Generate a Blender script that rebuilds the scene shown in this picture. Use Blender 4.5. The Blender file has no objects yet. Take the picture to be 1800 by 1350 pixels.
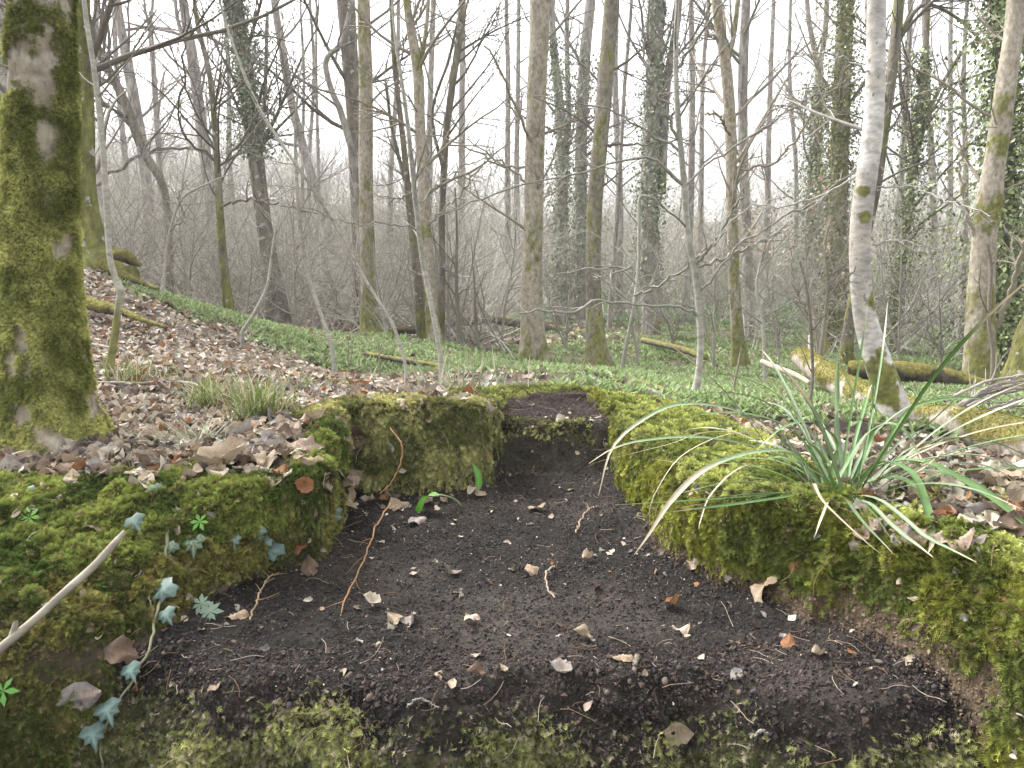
import bpy, math
import numpy as np
from math import sin, cos, pi, radians
C = bpy.context; S = C.scene
rng = np.random.default_rng(11)

# ------------------------------------------------------------------ camera
CAMZ = 0.38; FPX = 1300.0; PITCH = math.atan(175/1300)
cam_d = bpy.data.cameras.new('camera'); cam = bpy.data.objects.new('camera', cam_d)
S.collection.objects.link(cam); S.camera = cam
cam.location = (0, 0, CAMZ); cam.rotation_euler = (pi/2-PITCH, 0, 0)
cam_d.sensor_width = 36; cam_d.lens = 26; cam_d.clip_start = 0.02; cam_d.clip_end = 2000
# ------------------------------------------------------------------ light
SUN_EL, SUN_AZ = radians(48), radians(-50)      # azimuth measured from +Y towards +X
w = bpy.data.worlds.new('World'); S.world = w; w.use_nodes = True
nt = w.node_tree; bg = nt.nodes['Background']
sky = nt.nodes.new('ShaderNodeTexSky'); sky.sky_type = 'NISHITA'; sky.sun_disc = False
sky.sun_elevation = SUN_EL; sky.sun_rotation = SUN_AZ; sky.air_density = 1.0; sky.dust_density = 4.0
hs = nt.nodes.new('ShaderNodeHueSaturation'); hs.inputs['Saturation'].default_value = 0.14
nt.links.new(sky.outputs[0], hs.inputs['Color']); nt.links.new(hs.outputs[0], bg.inputs['Color'])
bg.inputs['Strength'].default_value = 0.15
sl = bpy.data.lights.new('sun', 'SUN'); sl.energy = 1.3; sl.angle = radians(25); sl.color = (1, .985, .96)
so = bpy.data.objects.new('sun', sl); S.collection.objects.link(so)
so.rotation_euler = (pi/2-SUN_EL, 0, pi-SUN_AZ)
S.view_settings.view_transform = 'Standard'; S.view_settings.look = 'None'
S.view_settings.exposure = 2.12; S.view_settings.gamma = 1
S.cycles.max_bounces = 6; S.cycles.diffuse_bounces = 3; S.cycles.transparent_max_bounces = 4
S.cycles.volume_bounces = 0

# ------------------------------------------------------------------ numeric helpers
def U(a, b, n=None): return rng.uniform(a, b, n)
def P(u, v, d):
    """photo pixel + distance in front of the camera -> point of the place"""
    a = (u-900)/FPX; b = (675-v)/FPX
    k = d/(cos(PITCH)+b*sin(PITCH))
    return np.array([a*k, d, CAMZ+(-sin(PITCH)+b*cos(PITCH))*k])
def _h(ix, iy, iz, seed):
    h = (ix*374761393 + iy*668265263 + iz*2147483647 + seed*974634777) & 0xffffffff
    h = ((h ^ (h >> 13))*1274126177) & 0xffffffff
    h = ((h ^ (h >> 16))*2246822519) & 0xffffffff
    return ((h ^ (h >> 15)) & 0xffffff)/float(0xffffff)
def vn(p, seed=0):
    i = np.floor(p).astype(np.int64); f = p-i; f = f*f*(3-2*f); r = 0
    for dx in (0, 1):
        wx = f[:, 0] if dx else 1-f[:, 0]
        for dy in (0, 1):
            wy = f[:, 1] if dy else 1-f[:, 1]
            for dz in (0, 1):
                wz = f[:, 2] if dz else 1-f[:, 2]
                r = r+wx*wy*wz*_h(i[:, 0]+dx, i[:, 1]+dy, i[:, 2]+dz, seed)
    return r
def fbm(p, o=4, seed=0):
    r = 0; a = .5; t = 0
    for k in range(o):
        r = r+a*vn(p*(2**k)+k*17.3, seed+k); t += a; a *= .5
    return r/t
def worley(p, seed=0):
    i = np.floor(p).astype(np.int64); best = np.full(len(p), 9.)
    for dx in (-1, 0, 1):
        for dy in (-1, 0, 1):
            for dz in (-1, 0, 1):
                c = i+np.array([dx, dy, dz])
                q = np.stack([_h(c[:, 0], c[:, 1], c[:, 2], seed+s) for s in (1, 2, 3)], 1)+c
                best = np.minimum(best, ((q-p)**2).sum(1))
    return np.sqrt(best)
def sst(a, b, x):
    t = np.clip((x-a)/(b-a), 0, 1); return t*t*(3-2*t)
def nrm(v): return v/np.maximum(np.linalg.norm(v, axis=-1, keepdims=True), 1e-9)
def lerp(a, b, t): return a+(b-a)*t

# ------------------------------------------------------------------ mesh helpers
def mesh(name, V, F, m, col=None, smooth=True):
    me = bpy.data.meshes.new(name); V = np.asarray(V, np.float32); F = np.asarray(F, np.int32)
    n = F.shape[1]
    me.vertices.add(len(V)); me.vertices.foreach_set('co', V.ravel())
    me.loops.add(F.size); me.loops.foreach_set('vertex_index', F.ravel())
    me.polygons.add(len(F)); me.polygons.foreach_set('loop_start', np.arange(0, F.size, n, dtype=np.int32))
    me.polygons.foreach_set('use_smooth', np.full(len(F), smooth))
    me.update(calc_edges=True)
    if col is not None:
        a = me.attributes.new('Col', 'FLOAT_COLOR', 'POINT')
        c = np.ones((len(V), 4), np.float32); c[:, :3] = np.clip(col, 0, 1); a.data.foreach_set('color', c.ravel())
    me.materials.append(m); return me
def link(name, me, parent=None):
    o = bpy.data.objects.new(name, me); S.collection.objects.link(o); o.parent = parent; return o
def tag(o, label=None, cat=None, group=None, kind=None):
    if label: o['label'] = label
    if cat: o['category'] = cat
    if group: o['group'] = group
    if kind: o['kind'] = kind
    return o
def empty(name, loc, label, cat, group=None):
    o = bpy.data.objects.new(name, None); S.collection.objects.link(o); o.location = loc
    o.empty_display_size = .05
    return tag(o, label, cat, group)
def part(name, V, F, m, parent, col=None, smooth=True):
    L = np.array(parent.location); return link(name, mesh(name, np.asarray(V)-L, F, m, col, smooth), parent)
class Acc:
    def __init__(s): s.V = []; s.F = []; s.C = []; s.n = 0
    def add(s, V, F, c=None):
        s.V.append(V); s.F.append(F+s.n); s.n += len(V)
        if c is not None: s.C.append(np.broadcast_to(c, (len(V), 3)))
    def get(s): return np.concatenate(s.V), np.concatenate(s.F), (np.concatenate(s.C) if s.C else None)
def tubes(Pt, R, sides):
    """Pt (M,N,3), R (M,N) -> quads"""
    M, N = R.shape
    T = np.gradient(Pt, axis=1); T = nrm(T)
    A = Pt[:, -1]-Pt[:, 0]; A = nrm(A)
    ref = np.where(np.abs(A[:, 2:3]) < .75, np.array([[0, 0, 1.]]), np.array([[0, 1., 0]]))[:, None, :]
    X = nrm(np.cross(T, np.broadcast_to(ref, T.shape))); Y = np.cross(T, X)
    a = np.arange(sides)*2*pi/sides
    V = Pt[:, :, None, :]+R[:, :, None, None]*(np.cos(a)[None, None, :, None]*X[:, :, None, :]+np.sin(a)[None, None, :, None]*Y[:, :, None, :])
    idx = np.arange(M*N*sides).reshape(M, N, sides); nx = np.roll(idx, -1, 2)
    F = np.stack([idx[:, :-1], nx[:, :-1], nx[:, 1:], idx[:, 1:]], -1).reshape(-1, 4)
    return V.reshape(-1, 3), F
def spline(pts, n):
    pts = np.asarray(pts, float); m = len(pts)
    if m == 2: t = np.linspace(0, 1, n)[:, None]; return pts[0]*(1-t)+pts[1]*t
    seg = np.r_[0, np.cumsum(np.maximum(np.linalg.norm(np.diff(pts[:, :3], axis=0), axis=1), 1e-6))]
    t = np.linspace(0, seg[-1], n); k = np.clip(np.searchsorted(seg, t, 'right')-1, 0, m-2)
    tan = np.zeros_like(pts)
    tan[1:-1] = (pts[2:]-pts[:-2])/(seg[2:]-seg[:-2])[:, None]
    tan[0] = (pts[1]-pts[0])/(seg[1]-seg[0]); tan[-1] = (pts[-1]-pts[-2])/(seg[-1]-seg[-2])
    h = (seg[k+1]-seg[k]); s = ((t-seg[k])/h)[:, None]; h = h[:, None]
    return ((2*s**3-3*s**2+1)*pts[k]+(s**3-2*s**2+s)*h*tan[k]+(-2*s**3+3*s**2)*pts[k+1]+(s**3-s**2)*h*tan[k+1])
def grow(st, dr, ln, N, wig, up):
    """M twigs wandering from st along dr"""
    M = len(st); out = np.zeros((M, N, 3)); out[:, 0] = st; d = nrm(dr); k = nrm(rng.normal(size=(M, 3)))
    for i in range(1, N):
        if i % 2 == 0: k = nrm(rng.normal(size=(M, 3)))
        d = nrm(d+wig*k+np.array([0, 0, up])*np.ones((M, 1)))
        out[:, i] = out[:, i-1]+d*(ln/(N-1))[:, None]
    return out
def spawn(Pt, R, n, spread, lr=(.35, .7), t0=.25, rr=.55):
    """n side shoots from a batch of parent polylines"""
    M, N, _ = Pt.shape; m = rng.integers(0, M, n)
    Ln = np.linalg.norm(np.diff(Pt, axis=1), axis=2).sum(1)
    pr = Ln/Ln.sum(); m = rng.choice(M, n, p=pr)
    t = U(t0, .97, n)*(N-1); i = np.floor(t).astype(int); f = (t-i)[:, None]; i2 = np.minimum(i+1, N-1)
    st = Pt[m, i]*(1-f)+Pt[m, i2]*f; tan = nrm(Pt[m, i2]-Pt[m, i]+1e-6)
    r = (R[m, i]*(1-f[:, 0])+R[m, i2]*f[:, 0])*rr
    side = nrm(np.cross(tan, rng.normal(size=(n, 3)))); a = U(spread*.6, spread*1.3, n)[:, None]
    return st, nrm(tan*np.cos(a)+side*np.sin(a)), Ln[m]*U(*lr, n)*(1-.45*t/(N-1)), r

# ------------------------------------------------------------------ materials
def new_mat(name):
    m = bpy.data.materials.new(name); m.use_nodes = True; nt = m.node_tree
    return m, nt, nt.nodes['Principled BSDF']
def surf(name, rough=.9, base=None, scale=60, amp=.35, bump=.3, bscale=None, dist=.004, stretch=(1, 1, 1), transl=0, spec=.25, spots=None):
    """colour attribute (or a flat base) broken up by object-space noise, with a noise bump"""
    m, nt, b = new_mat(name); N = nt.nodes.new; Lk = nt.links.new
    tc = N('ShaderNodeTexCoord'); mp = N('ShaderNodeMapping'); mp.inputs['Scale'].default_value = stretch
    Lk(tc.outputs['Object'], mp.inputs[0])
    n1 = N('ShaderNodeTexNoise'); n1.inputs['Scale'].default_value = scale; n1.inputs['Detail'].default_value = 5
    n1.inputs['Roughness'].default_value = .65; Lk(mp.outputs[0], n1.inputs['Vector'])
    mr = N('ShaderNodeMapRange'); mr.inputs[1].default_value = .3; mr.inputs[2].default_value = .7
    mr.inputs[3].default_value = 1-amp; mr.inputs[4].default_value = 1+amp; Lk(n1.outputs[0], mr.inputs[0])
    if base is None:
        at = N('ShaderNodeAttribute'); at.attribute_name = 'Col'; src = at.outputs['Color']
    else:
        rgb = N('ShaderNodeRGB'); rgb.outputs[0].default_value = (*base, 1); src = rgb.outputs[0]
    mx = N('ShaderNodeVectorMath'); mx.operation = 'SCALE'; Lk(src, mx.inputs[0]); Lk(mr.outputs[0], mx.inputs['Scale'])
    colr = mx.outputs[0]
    if spots:
        vo = N('ShaderNodeTexNoise'); vo.inputs['Scale'].default_value = spots[1]; vo.inputs['Detail'].default_value = 3; Lk(tc.outputs['Object'], vo.inputs['Vector'])
        r2 = N('ShaderNodeMapRange'); r2.inputs[1].default_value = spots[2]; r2.inputs[2].default_value = spots[2]+.03; Lk(vo.outputs[0], r2.inputs[0])
        mm = N('ShaderNodeMix'); mm.data_type = 'RGBA'; Lk(r2.outputs[0], mm.inputs[0]); Lk(colr, mm.inputs[6]); mm.inputs[7].default_value = (*spots[0], 1)
        colr = mm.outputs[2]
    Lk(colr, b.inputs['Base Color']); b.inputs['Roughness'].default_value = rough
    b.inputs['Specular IOR Level'].default_value = spec
    if bump:
        n2 = N('ShaderNodeTexNoise'); n2.inputs['Scale'].default_value = bscale or scale*1.5; n2.inputs['Detail'].default_value = 6
        n2.inputs['Roughness'].default_value = .7; Lk(mp.outputs[0], n2.inputs['Vector'])
        bp = N('ShaderNodeBump'); bp.inputs['Strength'].default_value = bump; bp.inputs['Distance'].default_value = dist
        Lk(n2.outputs[0], bp.inputs['Height']); Lk(bp.outputs[0], b.inputs['Normal'])
    if transl:
        tr = N('ShaderNodeBsdfTranslucent'); Lk(colr, tr.inputs['Color'])
        ms = N('ShaderNodeMixShader'); ms.inputs[0].default_value = transl
        Lk(b.outputs[0], ms.inputs[1]); Lk(tr.outputs[0], ms.inputs[2]); Lk(ms.outputs[0], nt.nodes['Material Output'].inputs[0])
    return m
M_soil = surf('dark_soil', .95, scale=90, amp=.45, bump=.9, bscale=160, dist=.008)
M_bank = surf('bank_earth', .95, scale=110, amp=.4, bump=.8, bscale=140, dist=.006)
M_floor = surf('forest_floor', .95, scale=25, amp=.5, bump=.8, bscale=30, dist=.03)
M_moss = surf('moss', .85, scale=40, amp=.25, bump=0, transl=.25, spec=.15)
M_leaf = surf('dry_leaf', .75, scale=45, amp=.35, bump=.4, bscale=60, dist=.002, transl=.15, spec=.25, spots=((.09, .055, .035), 90, .64))
M_green = surf('green_leaf', .55, scale=30, amp=.2, bump=0, transl=.3, spec=.35)
M_ivy = surf('ivy_leaf', .5, scale=40, amp=.25, bump=.2, transl=.1, spec=.4)
M_bark = surf('bark', .9, scale=16, amp=.6, bump=1, bscale=26, dist=.03, stretch=(1, 1, .3), spots=((.36, .35, .31), 9, .63))
M_barkfine = surf('bark_close', .9, scale=34, amp=.5, bump=.9, bscale=90, dist=.006, stretch=(1, 1, .6), spots=((.42, .41, .37), 30, .70))
M_smooth = surf('smooth_bark', .85, scale=34, amp=.36, bump=.4, bscale=60, dist=.004, stretch=(.7, .7, 1.5), spots=((.19, .18, .16), 38, .66))
M_twig = surf('twig_bark', .85, scale=60, amp=.3, bump=0)
M_blade = surf('sedge_blade', .45, scale=120, amp=.15, bump=.2, stretch=(1, 1, 1), transl=.15, spec=.45)
M_rotten = surf('rotten_wood', .9, scale=40, amp=.5, bump=1, bscale=50, dist=.01)
M_stone = surf('pebble', .8, scale=50, amp=.35, bump=.4)

# ------------------------------------------------------------------ terrain
def tps_fit(X, y, lam=1e-3):
    n = len(X); d = np.linalg.norm(X[:, None]-X[None], axis=2); K = np.where(d > 0, d*d*np.log(d+1e-9), 0)+lam*np.eye(n)
    Q = np.c_[np.ones(n), X]; A = np.zeros((n+3, n+3)); A[:n, :n] = K; A[:n, n:] = Q; A[n:, :n] = Q.T
    return X, np.linalg.solve(A, np.r_[y, 0, 0, 0])
def tps(fit, Z):
    X, c = fit; out = c[-3]+Z@c[-2:]
    for i in range(len(X)):
        d2 = ((Z-X[i])**2).sum(1); out = out+c[i]*.5*d2*np.log(d2+1e-12)
    return out
NEAR = [(-2.5, 1.2, .05), (-1.6, 1.2, .03), (-.92, 1.33, 0), (-.72, 1.34, 0), (-.53, 1.38, 0), (-.34, 1.42, 0), (-.42, 1.7, .03), (-.43, 1.93, .055), (-.2, 1.95, .055),
        (-.04, 1.95, .045), (-.04, 2.3, .02), (-.1, 2.7, .0), (.15, 2.68, 0), (.33, 1.45, .0), (.32, 1.8, 0), (.31, 2.2, 0), (.33, 2.55, 0), (.52, 1.25, 0), (.68, 1.0, .0), (.9, .9, 0),
        (1.2, 1.0, .02), (.8, 1.5, .0), (1.2, 1.6, -.03), (.6, 1.9, -.01), (-1, .7, -.05), (-1.6, .5, 0), (.9, .4, 0), (2.2, 1.2, 0), (.75, 2.3, -.05)]
NEARPX = [(100, 790, 1.7), (190, 662, 2.6), (0, 720, 2.2), (-300, 700, 2.3), (-300, 780, 1.7), (350, 740, 2.1), (450, 700, 2.3), (600, 690, 2.6), (780, 688, 2.85), (400, 640, 3.3), (1000, 672, 3.1),
          (1215, 706, 3.0), (1300, 725, 2.8), (1400, 750, 2.6), (1575, 745, 2.9), (1700, 808, 2.5), (1850, 830, 2.3), (2200, 820, 2.3), (1850, 740, 3.2)]
FARPX = NEARPX[1:]+[(0, 620, 3.4), (200, 600, 4), (400, 625, 4), (600, 665, 3.8), (590, 672, 4.5), (0, 520, 5), (0, 440, 6.5), (-500, 380, 6.5), (-400, 560, 4), (150, 470, 6.3), (250, 508, 6.5), (400, 555, 6.5), (500, 580, 6.4),
         (620, 608, 6.2), (780, 640, 5.6), (900, 655, 5.2), (1095, 655, 5), (1250, 680, 4.2), (937, 646, 8.5), (1050, 660, 7.5), (655, 602, 9), (760, 610, 8.5), (300, 580, 10), (500, 605, 10), (100, 520, 10),
         (1290, 642, 10), (1485, 650, 10), (1720, 682, 6.5), (1810, 690, 5.5), (1450, 690, 5), (1600, 700, 4.5), (2200, 700, 5), (805, 622, 9.5), (1000, 585, 14), (1200, 596, 14), (780, 588, 14),
         (1600, 605, 14), (1900, 600, 12), (500, 570, 13), (300, 520, 15), (150, 450, 16), (-300, 380, 15), (650, 560, 17), (990, 562, 20), (1150, 575, 18), (400, 480, 22), (250, 420, 26), (600, 490, 26), (800, 530, 26),
         (1000, 535, 28), (1300, 530, 26), (1500, 530, 26), (1700, 515, 26), (2100, 500, 24), (500, 390, 40), (200, 350, 38), (-200, 300, 38), (800, 455, 42), (1000, 475, 45), (1300, 475, 45), (1600, 460, 45), (1900, 450, 45),
         (2400, 440, 40), (200, 330, 60), (600, 365, 80), (1000, 395, 90), (1400, 400, 90), (1800, 390, 80), (-400, 280, 70), (2400, 370, 80), (300, 340, 140), (900, 385, 160), (1600, 390, 160)]
nx_ = np.array(NEAR+[tuple(P(*q)) for q in NEARPX]); nearfit = tps_fit(nx_[:, :2], nx_[:, 2], 1e-3)
fx_ = np.array([tuple(P(*q)) for q in FARPX])
def fcoord(x, y): return np.c_[np.clip(900+1300*x/y, -1200, 3000)/400, np.log(y)*1.5]
farfit = tps_fit(fcoord(fx_[:, 0], fx_[:, 1]), (fx_[:, 2]-CAMZ)/fx_[:, 1], 3e-3)

INNER = np.array([(-1.0, .3), (-.75, .6), (-.62, .85), (-.565, 1.0), (-.545, 1.10), (-.47, 1.21), (-.425, 1.32), (-.37, 1.5), (-.375, 1.7), (-.41, 1.86), (-.03, 1.89), (-.02, 2.2), (-.01, 2.46), (.1, 2.5), (.26, 2.46),
                  (.29, 2.17), (.30, 1.8), (.305, 1.45), (.43, 1.23), (.55, 1.03), (.62, .9), (.75, .6), (.9, .3)])
OUTER = np.array([(-6, .2), (-3, 1.05), (-1.6, 1.22), (-1.1, 1.30), (-.72, 1.33), (-.5, 1.37), (-.36, 1.44), (-.395, 1.6), (-.43, 1.80), (-.45, 1.93), (-.2, 1.945), (-.06, 1.945), (-.05, 2.2), (-.05, 2.55), (.12, 2.60), (.29, 2.56),
                  (.325, 2.2), (.335, 1.8), (.365, 1.44), (.53, 1.26), (.69, 1.03), (.85, .8), (1.15, .2)])
def pdist(poly, x, y):
    best = np.full(len(x), 1e9); inside = np.zeros(len(x), bool); n = len(poly)
    for i in range(n):
        a = poly[i]; b = poly[(i+1) % n]; e = b-a; wx = x-a[0]; wy = y-a[1]
        t = np.clip((wx*e[0]+wy*e[1])/(e@e), 0, 1)
        best = np.minimum(best, np.hypot(wx-t*e[0], wy-t*e[1]))
        c = ((a[1] > y) != (b[1] > y)) & (x < (b[0]-a[0])*(y-a[1])/(b[1]-a[1]+1e-12)+a[0])
        inside ^= c
    return np.where(inside, -best, best)
def pitmask(x, y):
    """0 on the pit floor .. 1 on top of the bank; plus inner distance"""
    q = np.c_[x, y, np.zeros(len(x))]
    wx = x+.05*(fbm(q*9, 4, 5)-.5)*2; wy = y+.05*(fbm(q*9+50, 4, 6)-.5)*2
    di = pdist(INNER, wx, wy); do = pdist(OUTER, wx, wy)
    t = np.where(di <= 0, 0, np.where(do >= 0, 1, di/(di-do+1e-9)))
    return t, di, do
def lipy(x): return .945+.03*np.sin(x*9)+.02*np.sin(x*23+1)-.05*x
def ground(x, y, full=False):
    x = np.asarray(x, float); y = np.asarray(y, float)
    far = CAMZ+y*tps(farfit, fcoord(x, y))
    z = far.copy(); k = sst(2.3, 3.0, y); nb = y < 3.05
    t = np.ones(len(x)); di = np.full(len(x), 9.); do = np.full(len(x), 9.)
    if nb.any():
        zn = tps(nearfit, np.c_[x[nb], y[nb]]); zz = lerp(zn, far[nb], k[nb])
        tt, d1, d2 = pitmask(x[nb], y[nb]); xn, yn = x[nb], y[nb]
        q = np.c_[xn, yn, 0*xn]
        fl = -.175+.008*(fbm(q*7, 3, 3)-.5)+.135*sst(2.10, 2.22, yn+.07*(fbm(q*10, 3, 8)-.5))+.02*sst(2.2, 2.5, yn)
        fl = fl+.035*np.exp(-np.maximum(-d1, 0)/.05)*(fbm(q*10, 2, 77))      # crumbled soil along the walls
        lp = lipy(xn)+.05*(fbm(q*9, 3, 17)-.5); drop = sst(lp+.05, lp-.22, yn)
        fl = fl-.5*drop-.3*sst(.9, .6, yn)*drop
        f = 1-(1-tt)**1.7
        z[nb] = fl+(zz-fl)*f; t[nb] = tt; di[nb] = d1; do[nb] = d2
    return (z, t, di, do) if full else z
def hit(u, v, d0=.4, d1=60):
    u = np.atleast_1d(np.asarray(u, float)); v = np.atleast_1d(np.asarray(v, float))
    ds = np.exp(np.linspace(math.log(d0), math.log(d1), 260)); a = (u-900)/FPX; b = (675-v)/FPX
    kk = 1/(cos(PITCH)+b*sin(PITCH)); out = np.full((len(u), 3), np.nan)
    X = (a*kk)[:, None]*ds; Y = np.broadcast_to(ds, X.shape); Z = CAMZ+((-sin(PITCH)+b*cos(PITCH))*kk)[:, None]*ds
    G = ground(X.ravel(), Y.ravel()).reshape(X.shape); below = Z < G
    i = np.argmax(below, 1); ok = below.any(1) & (i > 0); r = np.arange(len(u)); i = np.maximum(i, 1)
    g0 = (Z-G)[r, i-1]; g1 = (G-Z)[r, i]; f = g0/(g0+g1+1e-9)
    d = ds[i-1]+(ds[i]-ds[i-1])*f
    out[:] = np.c_[a*kk*d, d, CAMZ+(-sin(PITCH)+b*cos(PITCH))*kk*d]; out[~ok] = np.nan
    return out

rows = [.42]
while rows[-1] < 170: rows.append(rows[-1]*(1+(.0034 if rows[-1] < 2.8 else .0075)))
rows = np.array(rows)
cols = np.r_[np.linspace(-3600, -250, 70)[:-1], np.linspace(-250, 2050, 620), np.linspace(2050, 5400, 70)[1:]]
XX = (cols[None]-900)/1300*rows[:, None]; YY = np.broadcast_to(rows[:, None], XX.shape)
gx, gy = XX.ravel(), YY.ravel()
gz, gt, gdi, gdo = ground(gx, gy, True)
nr, nc = XX.shape
def gridn(V):
    G = V.reshape(nr, nc, 3); return nrm(np.cross(np.gradient(G, axis=1), np.gradient(G, axis=0))).reshape(-1, 3)
GV = np.c_[gx, gy, gz]; GN = gridn(GV)
gu = 900+1300*gx/gy
near = gy < 3.3
Q = GV.copy()
steep = 1-np.abs(GN[:, 2])
# masks --------------------------------------------------------------
n1 = np.zeros(len(gx)); n1[:] = fbm(Q*2.1, 3, 21)
soilm = (gt < .02) & (gy > lipy(gx)-.01)
def mossmask(x, y, z, t, di, do, nz, nn):
    """0..1 cover of living moss near the pit"""
    wall = sst(.05, .2, t)*(1-sst(.999, 1.0, t))
    right = x > .28
    m = wall*1.0
    base_r = right & (y < 1.6) & (t < .04+.40*nn)
    m = np.where(base_r & (x < .62), m*.12, m)
    rim = np.where(right, sst(.55, .15, do)*sst(3.0, 2.7, y), np.where((y > 2.4) & (x > -.3), sst(.34, .2, do+.2*(nn-.5)), sst(.16, .02, do+.34*(nn-.5))))
    rim = np.where(right & (x > .62+.1*(nn-.5)) & (do > .06), rim*.25, rim)
    m = np.maximum(m, np.where(t >= .999, rim, 0))
    m = np.where((y > 1.95) & (t < .5) & (x > -.06) & (x < .34), m*.15, m)
    m = np.where((y > 2.09) & (y < 2.24) & (t < .4) & (x > -.03) & (x < .30), np.maximum(m, .5*sst(.46, .62, nn)*sst(2.09, 2.15, y)), m)
    m = np.where((x < -.45) & (y < 1.35), np.maximum(m, .85*sst(.02, .12, t+.1*(nn-.5))*(1-sst(.999, 1.0, t))), m)
    front = (y < lipy(x)) & (t < .02)
    m = np.where(front | ((t < .3) & (y < lipy(x)+.03)), sst(.02, -.05, y-lipy(x)+.09*(nn-.5))*.9, m)
    return m
fm = np.zeros(len(gx))
fm[near] = fbm(Q[near]*6, 3, 31)
mm = np.zeros(len(gx)); mm[near] = mossmask(gx[near], gy[near], gz[near], gt[near], gdi[near], gdo[near], GN[near, 2], fm[near])
mm *= (gy < 3.2)
# displacement --------------------------------------------------------
dsp = np.zeros(len(gx)); b = near & (np.abs(gx) < 2.2)
q = Q[b]; qs = q*np.array([1, 1, .55])
clump = (1-np.clip(worley(qs*26, 3), 0, 1))*.6+(1-np.clip(worley(qs*55, 9), 0, 1))*.4
soil = (fbm(q*20, 4, 14)-.5)*.022+(fbm(q*7, 3, 24)-.5)*.022+(np.maximum(0, .55-worley(q*90, 4)))*.007
rough = (fbm(q*14, 4, 61)-.5)*.03+(gt[b] > .02)*(gt[b] < .999)*(fbm(q*5.5, 3, 63)-.5)*.05+(gy[b] < lipy(gx[b]))*(gt[b] < .05)*(fbm(q*16, 4, 64)-.5)*.05
dsp[b] = np.where(mm[b] > .05, mm[b]*(clump-.35)*.048+rough*.7, np.where(soilm[b], soil, rough*.6+soil*.5))
fd = ~near; q = Q[fd]; dsp[fd] = (fbm(q*.9, 4, 41)-.5)*np.clip(gy[fd]*.02, 0, .5)+(fbm(q*6, 3, 42)-.5)*.04
GV = GV+GN*dsp[:, None]; GN2 = gridn(GV)
# colours ---------------------------------------------------------------
cs = np.array([.0195, .0160, .0128]); col = np.zeros((len(gx), 3))
litc = np.array([.10, .075, .056]); grn = np.array([.085, .11, .035]); hill = np.array([.15, .125, .095])
nA = fbm(Q*1.3+5, 4, 51); nB = np.zeros(len(gx)); nB[near] = fbm(Q[near]*30, 3, 52)
greenm = sst(.36, .58, nA+.28*sst(800, 1300, gu)-.1)*sst(3.0, 4.5, gy)
crest = np.interp(gu, [200, 400, 600, 800, 1000], [6.0, 5.6, 5.0, 4.3, 3.4])
kb = sst(760, 1050, gu+500*(nA-.5)); greenm = lerp(sst(-.3, .5, gy-crest)*sst(11, 9, gy)*.85, np.maximum(greenm, .7*sst(2.6, 2.9, gy)), kb)
greenm = greenm*lerp(sst(24, 14, gy+8*(nA-.5)), sst(70, 38, gy+14*(nA-.5)), kb)
col[:] = lerp(litc, hill, sst(10, 16, gy)[:, None])*(.75+.5*fbm(Q*4, 2, 53))[:, None]
col[:] = lerp(col, grn*(.8+.5*nA)[:, None], (greenm*.5)[:, None])
earth = np.array([.045, .033, .022])
col[near] = lerp(col[near], earth, sst(3.2, 2.9, gy[near])[:, None]*.75)
mossbase = np.array([.060, .062, .022])
col[:] = lerp(col, mossbase, (mm*.9)[:, None])
tan = (gx > .29) & (gt > .01) & (gt < .5) & (mm < .2) & (gy < 1.8); col[tan] = np.array([.085, .06, .037])*(.5+1.0*nB[tan])[:, None]
back = (gy > 1.9) & (gx > -.06) & (gx < .34) & (gt < .99) & (gy < 2.7); col[back] = cs*1.0*(.6+.8*nB[back])[:, None]
fcb = back & (gy > 2.10) & (gy <= 2.21) & (mm < .3); col[fcb] = np.array([.052, .046, .032])*(.5+1.0*nB[fcb])[:, None]
bench = back & (gy > 2.21); col[bench] = np.array([.034, .022, .018])*(.6+.8*nB[bench])[:, None]
frt = (gy < lipy(gx)+.02) & (gt < .05) & (mm < .4); col[frt] = cs*(.6+.9*nB[frt])[:, None]
col[soilm & ~back] = (cs*(.5+1.9*sst(.4, .7, fbm(Q[soilm & ~back]*5, 4, 54)))[:, None])*(.7+.6*nB[soilm & ~back])[:, None]
hol = (np.hypot((gu-1400)/130, (gy-2.55)/.35) < 1+.6*(fm-.5)*2); col[hol] = (.03, .021, .016)
idx = np.arange(nr*nc).reshape(nr, nc)
GF = np.stack([idx[:-1, :-1], idx[:-1, 1:], idx[1:, 1:], idx[1:, :-1]], -1).reshape(-1, 4)
fy = gy[GF].mean(1); ft = gt[GF].mean(1); fs = soilm[GF].any(1)
fb = (~fs) & (fy < 2.75) & (np.abs(gx[GF].mean(1)) < 3.2) & ((ft < .995) | (mm[GF].mean(1) > .25))
def sub(name, sel, m, **k):
    F = GF[sel]; u_, inv = np.unique(F, return_inverse=True)
    return tag(link(name, mesh(name, GV[u_], inv.reshape(-1, 4), m, col[u_])), kind='structure')
sub('ground', ~fs & ~fb & (fy < 16), M_floor)
sub('hillside', ~fs & ~fb & (fy >= 16), M_floor)
sub('soil', fs, M_soil)
sub('bank', fb, M_bank)

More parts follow.
